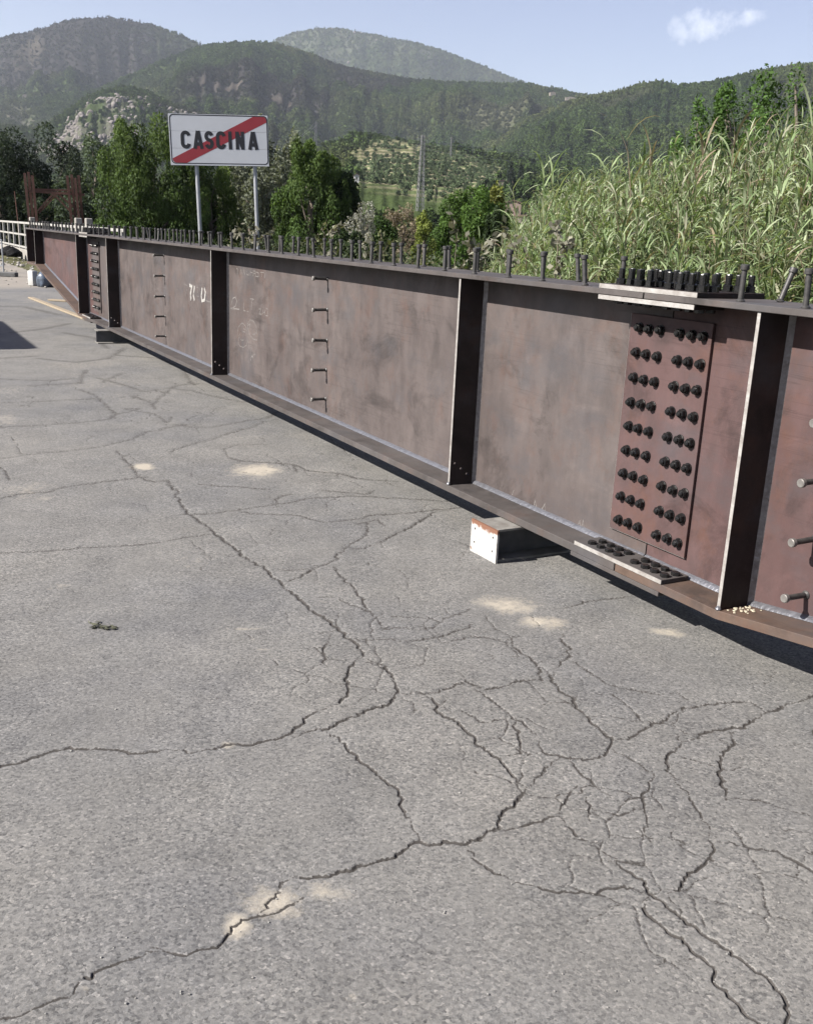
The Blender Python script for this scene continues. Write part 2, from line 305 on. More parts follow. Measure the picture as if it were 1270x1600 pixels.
def holed_plate(outer, holes, flat=10):
    """2D polygon with round holes [(x, y, r)] -> (verts2d, faces, loops)"""
    vs = [Vector(p) for p in outer]
    n = len(vs)
    edges = [(i, (i + 1) % n) for i in range(n)]
    for (x, y, r) in holes:
        b = len(vs)
        for k in range(flat):
            a = 2 * math.pi * k / flat
            vs.append(Vector((x + r * math.cos(a), y + r * math.sin(a))))
        edges += [(b + k, b + (k + 1) % flat) for k in range(flat)]
    V, E, F, *_ = delaunay_2d_cdt(vs, edges, [], 1, 1e-6)
    out = []
    for f in F:
        c = sum((V[i] for i in f), Vector((0, 0))) / len(f)
        if all((c.x - x) ** 2 + (c.y - y) ** 2 > (r * 0.97) ** 2 for x, y, r in holes):
            out.append(list(f))
    return [tuple(v) for v in V], out


def holed_mesh(outer, holes, a, b, to3, flip=True):
    V, F = holed_plate(outer, holes)
    n = len(V)
    vs = [to3(p, a) for p in V] + [to3(p, b) for p in V]
    if flip:
        vs = [(p[0], -p[1], p[2]) for p in vs]
    cnt = {}
    for f in F:
        for i in range(len(f)):
            e = (f[i], f[(i + 1) % len(f)])
            cnt[e] = 1
    fs = [f[::-1] for f in F] + [[i + n for i in f] for f in F]
    for (i, j) in cnt:
        if (j, i) not in cnt:
            fs.append([i, j, j + n, i + n])
    me = bpy.data.meshes.new('plate')
    me.from_pydata(vs, [], fs)
    bm = bmesh.new(); bm.from_mesh(me)
    bmesh.ops.recalc_face_normals(bm, faces=bm.faces)
    bm.to_mesh(me); bm.free()
    return me


# numpy value noise ---------------------------------------------------------
def _h(ix, iy, s):
    n = (ix.astype(np.int64) * 374761393 + iy.astype(np.int64) * 668265263 + s * 974634533) & 0xFFFFFFFF
    n = ((n ^ (n >> 13)) * 1274126177) & 0xFFFFFFFF
    n = ((n ^ (n >> 16)) * 2246822519) & 0xFFFFFFFF
    return ((n ^ (n >> 15)) & 0xFFFFFF) / float(0xFFFFFF)


def vnoise(x, y, s=0):
    ix, iy = np.floor(x), np.floor(y)
    fx, fy = x - ix, y - iy
    fx = fx * fx * fx * (fx * (fx * 6 - 15) + 10)
    fy = fy * fy * fy * (fy * (fy * 6 - 15) + 10)
    ix, iy = ix.astype(np.int64), iy.astype(np.int64)
    a, b = _h(ix, iy, s), _h(ix + 1, iy, s)
    c, d = _h(ix, iy + 1, s), _h(ix + 1, iy + 1, s)
    return (a * (1 - fx) + b * fx) * (1 - fy) + (c * (1 - fx) + d * fx) * fy


def fbm(x, y, oct=4, s=0, gain=0.5):
    t, a, n = 0, 1.0, 0
    for i in range(oct):
        t = t + a * vnoise(x * 2 ** i + 17.3 * i, y * 2 ** i - 9.1 * i, s + i)
        n += a
        a *= gain
    return t / n


# materials -------------------------------------------------------------------
class Mat:
    def __init__(self, name):
        self.m = bpy.data.materials.new(name)
        self.m.use_nodes = True
        self.t = self.m.node_tree
        self.b = self.t.nodes['Principled BSDF']
        self.out = self.t.nodes['Material Output']
        self._tc = None

    def n(self, typ, ins=None, **kw):
        n = self.t.nodes.new(typ)
        for k, v in kw.items():
            setattr(n, k, v)
        for k, v in (ins or {}).items():
            self.set(n.inputs[k], v)
        return n

    def set(self, sock, v):
        if hasattr(v, 'is_output'):
            self.t.links.new(v, sock)
        else:
            if isinstance(v, (tuple, list)) and len(v) == 3 and sock.type == 'RGBA':
                v = (*v, 1)
            sock.default_value = v

    def obj(self, scale=(1, 1, 1)):
        if self._tc is None:
            self._tc = self.n('ShaderNodeTexCoord').outputs['Object']
        if scale == (1, 1, 1):
            return self._tc
        return self.n('ShaderNodeMapping', {'Vector': self._tc, 'Scale': scale}).outputs[0]

    def noise(self, scale, detail=3, rough=0.5, vec=None, out='Fac', dist=0.0):
        return self.n('ShaderNodeTexNoise', {'Vector': vec or self.obj(), 'Scale': scale, 'Detail': detail, 'Roughness': rough, 'Distortion': dist}).outputs[out]

    def vor(self, scale, out='Color', vec=None, feature='F1', rnd=1.0):
        return self.n('ShaderNodeTexVoronoi', {'Vector': vec or self.obj(), 'Scale': scale, 'Randomness': rnd}, feature=feature).outputs[out]

    def ramp(self, fac, stops, interp='LINEAR'):
        n = self.n('ShaderNodeValToRGB', {'Fac': fac})
        cr = n.color_ramp
        cr.interpolation = interp
        while len(cr.elements) < len(stops):
            cr.elements.new(0.5)
        for e, (p, c) in zip(cr.elements, stops):
            e.position = p
            e.color = (*c, 1) if isinstance(c, (tuple, list)) else (c, c, c, 1)
        return n.outputs['Color']

    def math(self, op, a, b=None, clamp=False):
        n = self.n('ShaderNodeMath', operation=op)
        n.use_clamp = clamp
        self.set(n.inputs[0], a)
        if b is not None:
            self.set(n.inputs[1], b)
        return n.outputs[0]

    def mix(self, fac, a, b, blend='MIX'):
        n = self.n('ShaderNodeMix', data_type='RGBA', blend_type=blend)
        self.set(n.inputs['Factor'], fac)
        self.set(n.inputs['A'], a)
        self.set(n.inputs['B'], b)
        return n.outputs['Result']

    def attr(self, name, out='Fac', typ='GEOMETRY'):
        return self.n('ShaderNodeAttribute', attribute_name=name, attribute_type=typ).outputs[out]

    def bump(self, h, strength=0.3, dist=0.01, normal=None):
        ins = {'Height': h, 'Strength': strength, 'Distance': dist}
        if normal is not None:
            ins['Normal'] = normal
        return self.n('ShaderNodeBump', ins).outputs[0]

    def fin(self, color=None, rough=None, metal=None, normal=None, spec=None):
        if color is not None: self.set(self.b.inputs['Base Color'], color)
        if rough is not None: self.set(self.b.inputs['Roughness'], rough)
        if metal is not None: self.set(self.b.inputs['Metallic'], metal)
        if normal is not None: self.set(self.b.inputs['Normal'], normal)
        if spec is not None: self.set(self.b.inputs['Specular IOR Level'], spec)
        return self.m


def mat_asphalt():
    M = Mat('asphalt')
    # aggregate: irregular stones of mixed size and colour in a grey binder
    st = M.n('ShaderNodeSeparateColor', {'Color': M.vor(125)})
    stone = M.ramp(st.outputs[0], [(0.0, (0.034, 0.034, 0.036)), (0.3, (0.092, 0.090, 0.089)), (0.7, (0.148, 0.144, 0.139)), (0.93, (0.18, 0.175, 0.168)), (1.0, (0.25, 0.24, 0.23))])
    n1 = M.noise(95, 5, 0.78)
    binder = M.ramp(n1, [(0.30, 0.055), (0.46, 0.100), (0.56, 0.128), (0.70, 0.175)])
    c = M.mix(M.ramp(M.noise(170, 2), [(0.42, 0.25), (0.58, 0.75)]), stone, binder)
    pits = M.ramp(M.noise(62, 3, 0.7), [(0.30, 0.42), (0.40, 1.0)])
    c = M.mix(0.9, c, pits, 'MULTIPLY')
    big = M.ramp(M.noise(0.55, 5, 0.6), [(0.3, (0.77, 0.785, 0.83)), (0.5, (1.0, 0.99, 0.97)), (0.7, (1.15, 1.12, 1.06))])
    c = M.mix(1.0, c, big, 'MULTIPLY')
    med = M.ramp(M.noise(3.2, 6, 0.68), [(0.3, 0.84), (0.7, 1.15)])
    c = M.mix(1.0, c, med, 'MULTIPLY')
    # long scuffs and wheel wear along the road, paler and warmer
    wear = M.ramp(M.noise(1.1, 5, 0.62, M.n('ShaderNodeMapping', {'Vector': M.obj(), 'Rotation': (0, 0, -0.5), 'Scale': (2.2, 0.5, 1)}).outputs[0]), [(0.46, 0.0), (0.68, 0.40)])
    c = M.mix(wear, c, (0.132, 0.128, 0.121))
    warm = M.mix(1.0, c, (ASPH, ASPH * 0.998, ASPH * 0.998), 'MULTIPLY')
    oil = M.ramp(M.noise(0.8, 6, 0.7), [(0.66, 0.0), (0.75, 0.45)])
    warm = M.mix(oil, warm, (0.05, 0.05, 0.05))
    c = M.mix(M.attr('dirt'), warm, M.mix(M.noise(14, 4), (0.17, 0.15, 0.128), (0.25, 0.225, 0.195)))
    # pale sawdust / sand lying on the surface, thinning out into scattered grains
    dn = M.math('ADD', M.attr('dust'), M.math('MULTIPLY', M.math('SUBTRACT', M.noise(26, 7, 0.8), 0.5), 1.7))
    dm = M.math('MULTIPLY', M.ramp(dn, [(0.30, 0.0), (0.95, 0.95)]), M.ramp(M.attr('dust'), [(0.03, 0.0), (0.22, 1.0)]))
    c = M.mix(dm, c, M.mix(M.noise(120, 2), (0.25, 0.22, 0.175), (0.34, 0.315, 0.27)))
    # dirt collected in the cracks, edges crumbled by the stones
    ck = M.math('ADD', M.attr('crack'), M.math('MULTIPLY', M.math('SUBTRACT', M.noise(105, 4, 0.75), 0.5), 1.7))
    ck = M.math('MULTIPLY', M.ramp(ck, [(0.40, 0.0), (0.58, 0.93)]), M.ramp(M.attr('crack'), [(0.04, 0.0), (0.25, 1.0)]))
    c = M.mix(ck, c, M.mix(M.noise(30, 3), (0.020, 0.018, 0.017), (0.050, 0.045, 0.041)))
    h = M.math('ADD', M.math('MULTIPLY', n1, 0.9), M.math('MULTIPLY', M.noise(220, 3, 0.7), 0.4))
    return M.fin(c, 0.88, 0, M.bump(h, 0.35, 0.006), 0.25)


ASPH = 1.07


def mat_steel(name, base, tone2, streak, rust=0.25, rough=0.5, scratches=True):
    M = Mat(name)
    n1 = M.noise(1.7, 6, 0.62, dist=0.4)
    n2 = M.noise(6.5, 5, 0.65, M.obj((1, 1, 0.6)))
    c = M.mix(M.ramp(n1, [(0.36, 0.0), (0.64, 1.0)]), base, tone2)
    c = M.mix(M.ramp(n2, [(0.45, 0.0), (0.7, 0.6)]), c, streak)
    vert = M.noise(5, 4, 0.6, M.obj((2.2, 1, 0.22)))
    c = M.mix(1.0, c, M.ramp(vert, [(0.3, 0.91), (0.7, 1.09)]), 'MULTIPLY')
    smear = M.ramp(M.noise(2.6, 7, 0.72, M.obj((0.8, 1, 1.1)), dist=0.6), [(0.36, 0.58), (0.48, 1.0), (0.58, 1.0), (0.70, 1.30)])
    c = M.mix(0.85, c, smear, 'MULTIPLY')
    rustm = M.ramp(M.noise(3.1, 6, 0.7, M.obj((1.3, 1, 1))), [(0.53, 0.0), (0.70, rust)])
    c = M.mix(rustm, c, (0.085, 0.038, 0.022))
    grey = M.ramp(M.noise(2.3, 5, 0.6, M.obj((0.9, 1, 1.4))), [(0.53, 0.0), (0.70, 0.5)])
    c = M.mix(grey, c, (0.044, 0.046, 0.052))
    if scratches:  # long faint rolling marks along the plate
        sc = M.ramp(M.noise(9, 3, 0.6, M.obj((0.05, 1, 3.2))), [(0.485, 1.0), (0.5, 0.72), (0.515, 1.0)])
        c = M.mix(M.ramp(M.noise(0.9, 2), [(0.45, 0.0), (0.6, 0.8)]), c, M.mix(1.0, c, sc, 'MULTIPLY'))
    spk = M.ramp(M.noise(130, 2), [(0.64, 0.0), (0.75, 0.25)])
    c = M.mix(spk, c, (0.075, 0.065, 0.058))
    r = M.ramp(M.noise(4, 5, 0.6), [(0.3, rough), (0.7, rough + 0.2)])
    return M.fin(c, r, 0.0, M.bump(M.noise(45, 5, 0.6), 0.06, 0.01), 0.22)


def mat_plain(name, c1, c2, scale=8, rough=0.6, metal=0.0, bump=0.15, spec=0.5, bscale=60):
    M = Mat(name)
    c = M.mix(M.ramp(M.noise(scale, 5, 0.6), [(0.32, 0.0), (0.68, 1.0)]), c1, c2)
    return M.fin(c, rough, metal, M.bump(M.noise(bscale, 4), bump, 0.01), spec)


def mat_leaf(name, trans=0.3, rough=0.55, gain=1.0, sheen=0.3):
    M = Mat(name)
    c = M.attr('tint', 'Color')
    if gain != 1.0:
        c = M.mix(1.0, c, (gain, gain, gain), 'MULTIPLY')
    M.fin(c, rough, 0, None, sheen)
    tr = M.n('ShaderNodeBsdfTranslucent', {'Color': M.mix(1.0, c, (1.25, 1.3, 0.7), 'MULTIPLY')})
    mx = M.n('ShaderNodeMixShader', {0: trans, 1: M.b.outputs[0], 2: tr.outputs[0]})
    M.t.links.new(mx.outputs[0], M.out.inputs['Surface'])
    return M.m


def mat_wood(name, c1, c2):
    M = Mat(name)
    g = M.noise(6, 5, 0.6, M.obj((12, 12, 1)))
    return M.fin(M.mix(M.ramp(g, [(0.3, 0.0), (0.7, 1.0)]), c1, c2), 0.8, 0, M.bump(g, 0.3, 0.01))


MT = {}
MT['asphalt'] = mat_asphalt()
MT['steel'] = mat_steel('mill_scale_steel', (0.061, 0.050, 0.048), (0.082, 0.069, 0.066), (0.042, 0.036, 0.035), 0.26)
MT['steel_red'] = mat_steel('reddish_primed_steel', (0.060, 0.036, 0.035), (0.076, 0.047, 0.046), (0.044, 0.032, 0.032), 0.40)
MT['steel_flange'] = mat_steel('flange_steel', (0.050, 0.044, 0.042), (0.068, 0.061, 0.059), (0.041, 0.036, 0.035), 0.2, 0.55, False)
MT['steel_rust'] = mat_steel('rusting_flange_steel', (0.062, 0.046, 0.041), (0.085, 0.056, 0.041), (0.053, 0.043, 0.040), 0.45, 0.6, False)
MT['steel_dark'] = mat_steel('dark_stiffener_steel', (0.019, 0.014, 0.013), (0.026, 0.019, 0.018), (0.016, 0.012, 0.012), 0.2, 0.55, False)
MT['stud'] = mat_plain('stud_steel', (0.030, 0.029, 0.029), (0.058, 0.055, 0.053), 30, 0.5, 0.35, 0.1)
MT['stud_end'] = mat_plain('stud_head_steel', (0.17, 0.165, 0.155), (0.11, 0.10, 0.095), 40, 0.5, 0.4, 0.1)
MT['bolt'] = mat_plain('black_bolt_steel', (0.007, 0.007, 0.0075), (0.016, 0.0155, 0.0155), 60, 0.27, 0.3, 0.08)
MT['cut_edge'] = mat_plain('ground_cut_edge', (0.36, 0.35, 0.335), (0.22, 0.20, 0.185), 18, 0.5, 0.4, 0.2)
MT['weld'] = mat_plain('weld_metal', (0.155, 0.158, 0.175), (0.105, 0.105, 0.118), 40, 0.4, 0.6, 0.4)
MT['weld_dark'] = mat_plain('dull_weld_metal', (0.16, 0.15, 0.15), (0.10, 0.09, 0.09), 40, 0.5, 0.5, 0.4)
MT['chalk'] = mat_plain('white_chalk', (0.15, 0.14, 0.135), (0.055, 0.047, 0.043), 90, 0.95, 0, 0.1)
MT['chalk_bold'] = mat_plain('thick_white_chalk', (0.30, 0.295, 0.28), (0.12, 0.112, 0.106), 55, 0.95, 0, 0.1)


def mat_white_rust():
    M = Mat('chipped_white_paint')
    n = M.noise(14, 6, 0.7)
    c = M.mix(M.ramp(M.noise(30, 4), [(0.4, 0.0), (0.7, 1.0)]), (0.36, 0.355, 0.34), (0.25, 0.24, 0.23))
    z = M.n('ShaderNodeSeparateXYZ', {'Vector': M.obj()}).outputs['Z']
    top = M.ramp(M.math('ADD', z, M.math('MULTIPLY', M.noise(22, 4, 0.6), 0.09)), [(0.19, 0.0), (0.205, 1.0)])
    c = M.mix(top, c, (0.13, 0.06, 0.036))
    c = M.mix(M.ramp(n, [(0.62, 0.0), (0.66, 0.8)]), c, (0.14, 0.075, 0.045))
    return M.fin(c, 0.65, 0, M.bump(n, 0.2, 0.005))


MT['white_rust'] = mat_white_rust()
MT['offcut'] = mat_plain('dark_beam_paint', (0.05, 0.052, 0.06), (0.085, 0.085, 0.09), 10, 0.6, 0.2)
MT['offcut_flange'] = mat_plain('worn_pale_beam_flange', (0.21, 0.205, 0.19), (0.12, 0.11, 0.10), 12, 0.6, 0.1)
MT['sign_white'] = mat_plain('reflective_white_sheet', (0.375, 0.39, 0.42), (0.345, 0.36, 0.39), 3, 0.45, 0, 0.02)
MT['sign_black'] = mat_plain('sign_black_film', (0.005, 0.005, 0.008), (0.008, 0.008, 0.011), 20, 0.45, 0, 0.02)
MT['sign_red'] = mat_plain('sign_red_film', (0.19, 0.014, 0.022), (0.17, 0.013, 0.02), 6, 0.45, 0, 0.02)
MT['alu'] = mat_plain('aluminium', (0.52, 0.53, 0.55), (0.44, 0.45, 0.47), 10, 0.42, 0.5, 0.05)
MT['galv'] = mat_plain('galvanised_steel', (0.27, 0.28, 0.30), (0.22, 0.23, 0.245), 14, 0.45, 0.45, 0.08)
MT['rail_white'] = mat_plain('weathered_white_rail_paint', (0.27, 0.265, 0.25), (0.21, 0.205, 0.19), 6, 0.7, 0, 0.15)
MT['concrete'] = mat_plain('pale_concrete', (0.24, 0.23, 0.21), (0.18, 0.17, 0.155), 5, 0.85, 0, 0.4, 0.3, 25)
MT['concrete_grey'] = mat_plain('grey_concrete', (0.11, 0.11, 0.11), (0.075, 0.075, 0.075), 5, 0.85, 0, 0.4, 0.3, 25)
MT['rust'] = mat_plain('rusted_channel_steel', (0.125, 0.058, 0.042), (0.075, 0.037, 0.029), 9, 0.8, 0.1, 0.4)
MT['plank'] = mat_wood('weathered_pale_timber', (0.24, 0.195, 0.14), (0.18, 0.145, 0.10))
MT['white_plastic'] = mat_plain('white_plastic', (0.34, 0.34, 0.335), (0.30, 0.30, 0.29), 6, 0.4, 0, 0.05)
MT['bag'] = mat_plain('blue_grey_plastic_film', (0.075, 0.10, 0.14), (0.025, 0.032, 0.045), 9, 0.35, 0, 0.8, 0.6, 18)
MT['shade_black'] = mat_plain('painted_shade_black', (0.004, 0.004, 0.0045), (0.008, 0.008, 0.0085), 9, 0.8, 0, 0.6, 0.1, 18)  # near-black that stands in for shade under the railing kerb
MT['foam'] = mat_plain('cream_foam_crumb', (0.34, 0.31, 0.24), (0.27, 0.24, 0.175), 60, 0.9, 0, 0.6)
MT['bark'] = mat_plain('bark', (0.085, 0.07, 0.055), (0.14, 0.12, 0.10), 14, 0.9, 0, 0.7, 0.2, 20)
MT['leaf'] = mat_leaf('tree_leaf', 0.3, 0.7, 1.0, 0.1)
MT['reed'] = mat_leaf('reed_leaf', 0.32, 0.55, 1.0, 0.25)
MT['weed'] = mat_leaf('weed_leaf', 0.25, 0.7)
MT['stone'] = mat_plain('pale_stone_chip', (0.24, 0.235, 0.22), (0.14, 0.135, 0.13), 20, 0.85, 0, 0.3)
MT['van'] = mat_plain('white_van_paint', (0.72, 0.72, 0.72), (0.68, 0.68, 0.68), 2, 0.3, 0, 0.01)
MT['glass'] = mat_plain('dark_glass', (0.02, 0.025, 0.03), (0.03, 0.035, 0.04), 2, 0.08, 0, 0.0)
MT['rubber'] = mat_plain('black_rubber', (0.018, 0.018, 0.018), (0.03, 0.03, 0.03), 10, 0.8, 0, 0.2)
MT['pink'] = mat_plain('faded_pink_render', (0.20, 0.15, 0.135), (0.17, 0.125, 0.11), 0.6, 0.85, 0, 0.2, 0.3, 2)
MT['ochre'] = mat_plain('pale_ochre_render', (0.21, 0.18, 0.15), (0.17, 0.15, 0.125), 0.6, 0.85, 0, 0.2, 0.3, 2)
MT['roof'] = mat_plain('terracotta_roof', (0.11, 0.07, 0.06), (0.085, 0.056, 0.05), 1.5, 0.85, 0, 0.3, 0.3, 3)
MT['window'] = mat_plain('dark_window', (0.03, 0.03, 0.03), (0.05, 0.045, 0.04), 1, 0.3, 0, 0.0)
MT['pylon'] = mat_plain('galvanised_lattice', (0.20, 0.20, 0.20), (0.16, 0.16, 0.16), 1, 0.6, 0.2, 0.0)
MT['cable'] = mat_plain('grey_cable', (0.3, 0.3, 0.3), (0.25, 0.25, 0.25), 1, 0.6, 0.2, 0.0)
MT['rock'] = mat_plain('pale_rock', (0.17, 0.152, 0.143), (0.085, 0.078, 0.074), 0.25, 0.9, 0, 0.8, 0.2, 1.2)

# ------------------------------------------------------------------ frame of the girder
GO = Vector((0.2371, 5.49645, 0.0))
TH = 2.076
G = Vector((math.cos(TH), math.sin(TH), 0))       # along the girder, away from the camera
NN = Vector((-G.y * -1, -G.x, 0)) if False else Vector((math.sin(TH), -math.cos(TH), 0))   # across, away from the road


def W(u, v, w=0.0):
    return GO + G * u + NN * v + Vector((0, 0, w))


def uv_of(x, y):
    dx, dy = x - GO.x, y - GO.y
    return dx * G.x + dy * G.y, dx * NN.x + dy * NN.y


# ------------------------------------------------------------------ terrain
LAYERS = {   # name: (ridge distance, foot distance, ((azimuth deg, elevation deg) ...))
 'back': (5600, 3600, [(-40, 6.0), (-24, 6.6), (-14, 7.4), (-9.79, 8.74), (-8.11, 9.52), (-7.11, 9.92), (-5.76, 10.21), (-4.4, 10.22), (-2.34, 9.99), (-0.62, 9.77), (1.12, 9.38), (2.87, 8.85), (4.63, 8.26), (5.5, 8.0), (8.14, 7.19), (14, 5.5), (30, 4.5), (70, 4)]),
 'peak': (3600, 1900, [(-70, 5), (-45, 6.0), (-34, 7.4), (-26.26, 7.3), (-23.65, 7.9), (-21.85, 8.41), (-21.24, 8.7), (-20.63, 8.82), (-19.71, 9.17), (-18.78, 9.52), (-17.84, 9.75), (-16.75, 9.92), (-15.64, 9.9), (-14.37, 9.75), (-13.09, 9.41), (-12.11, 9.09), (-11.45, 8.9), (-9.12, 8.18), (-6.39, 7.25), (0, 5.5), (20, 3), (70, 2)]),
 'spur': (2700, 1050, [(-60, 3), (-26, 4.6), (-17.36, 6.4), (-14.09, 8.0), (-12.44, 8.74), (-11.45, 9.05), (-9.79, 9.26), (-8.11, 9.31), (-6.41, 8.96), (-4.7, 8.5), (-2.97, 8.21), (-0.88, 7.99), (1.2, 7.92), (3.27, 7.93), (5.34, 7.96), (7.07, 7.73), (8.1, 7.53), (9.13, 7.46), (11.53, 6.95), (14.92, 6.06), (30, 4), (70, 3)]),
 'right': (1900, 620, [(-60, 0.2), (-2, 0.6), (2, 3.5), (5.48, 6.16), (7.47, 7.01), (9.12, 7.49), (10.12, 7.64), (11.41, 8.03), (12.39, 8.17), (13.39, 7.99), (14.67, 8.12), (15.91, 8.4), (17.14, 8.64), (18.65, 8.92), (19.85, 9.03), (21.62, 9.11), (26.5, 8.66), (31.77, 8.08), (50, 6), (70, 4)]),
 'rocky': (1750, 750, [(-70, 3), (-40, 4.4), (-27.92, 3.85), (-23.6, 4.5), (-21.2, 4.38), (-20.28, 4.3), (-18.99, 5.16), (-17.69, 6.12), (-16.07, 6.7), (-14.78, 6.55), (-13.48, 6.02), (-11.49, 5.68), (-9.11, 5.18), (-6.34, 4.19), (-3, 2), (2, 0.3), (70, 0.2)]),
 'terrace': (880, 200, [(-60, 0.8), (-20, 1.2), (-12, 2.2), (-7.72, 3.3), (-5.99, 4.05), (-4.25, 4.72), (-2.16, 5.05), (-0.39, 4.9), (2.09, 4.57), (3.87, 4.31), (6.7, 3.85), (10.19, 3.54), (15.27, 3.21), (21.65, 3.06), (40, 2), (70, 1)]),
}
LNAMES = list(LAYERS)


def terrain(az, r):
    """height (m) and layer index for azimuth (deg from +Y, clockwise) and distance"""
    az, r = np.broadcast_arrays(np.asarray(az, float), np.asarray(r, float))
    x, y = r * np.sin(np.radians(az)), r * np.cos(np.radians(az))
    hs = []
    for i, k in enumerate(LNAMES):
        R, f, tab = LAYERS[k]
        ta = np.array(tab)
        el = np.interp(az, ta[:, 0], ta[:, 1])
        Rw = R * (1 + 0.10 * (fbm(az / 7.0, az * 0 + 3.3, 2, 40 + i) - 0.5))
        H = np.tan(np.radians(el)) * Rw + 1.6
        t = np.clip((r - f) / (Rw - f), 0, 3)
        front = np.where(t < 1, t ** 1.15 * (1 - 0.10 * np.sin(np.pi * np.clip(t, 0, 1))), 0)
        back = np.exp(-((np.maximum(r - Rw, 0)) / (0.35 * Rw)) ** 2)
        s = np.where(t < 1, front, back)
        rel = (fbm(x / (R * 0.085), y / (R * 0.085), 4, 10 + 7 * i) - 0.5)
        gul = np.abs(fbm(az * 57 / (R * 0.02) , r / (R * 0.3), 3, 70 + i) - 0.5) * 2
        w = np.clip(t, 0, 1) * (1 - np.clip(t, 0, 1) ** 5) * 2.0
        h = H * s + H * w * (0.30 * rel - 0.10 * (0.4 - gul)) * (0.45 if k == 'terrace' else 1.0)
        hs.append(np.where(r > f, h, 0))
    hs = np.array(hs)
    return np.maximum(hs.max(0), 0), hs.argmax(0)


def patch(az, r, a0, a1, r0, r1, soft=0.18, seed=3, nz=0.9):
    """soft noisy blotch on the hills"""
    ca, cr, wa, wr = (a0 + a1) / 2, (r0 + r1) / 2, (a1 - a0) / 2, (r1 - r0) / 2
    d = np.sqrt(((az - ca) / wa) ** 2 + ((r - cr) / wr) ** 2)
    x, y = r * np.sin(np.radians(az)), r * np.cos(np.radians(az))
    d = d + nz * (fbm(x / 120, y / 120, 4, seed) - 0.5)
    return np.clip((1 - d) / soft, 0, 1)

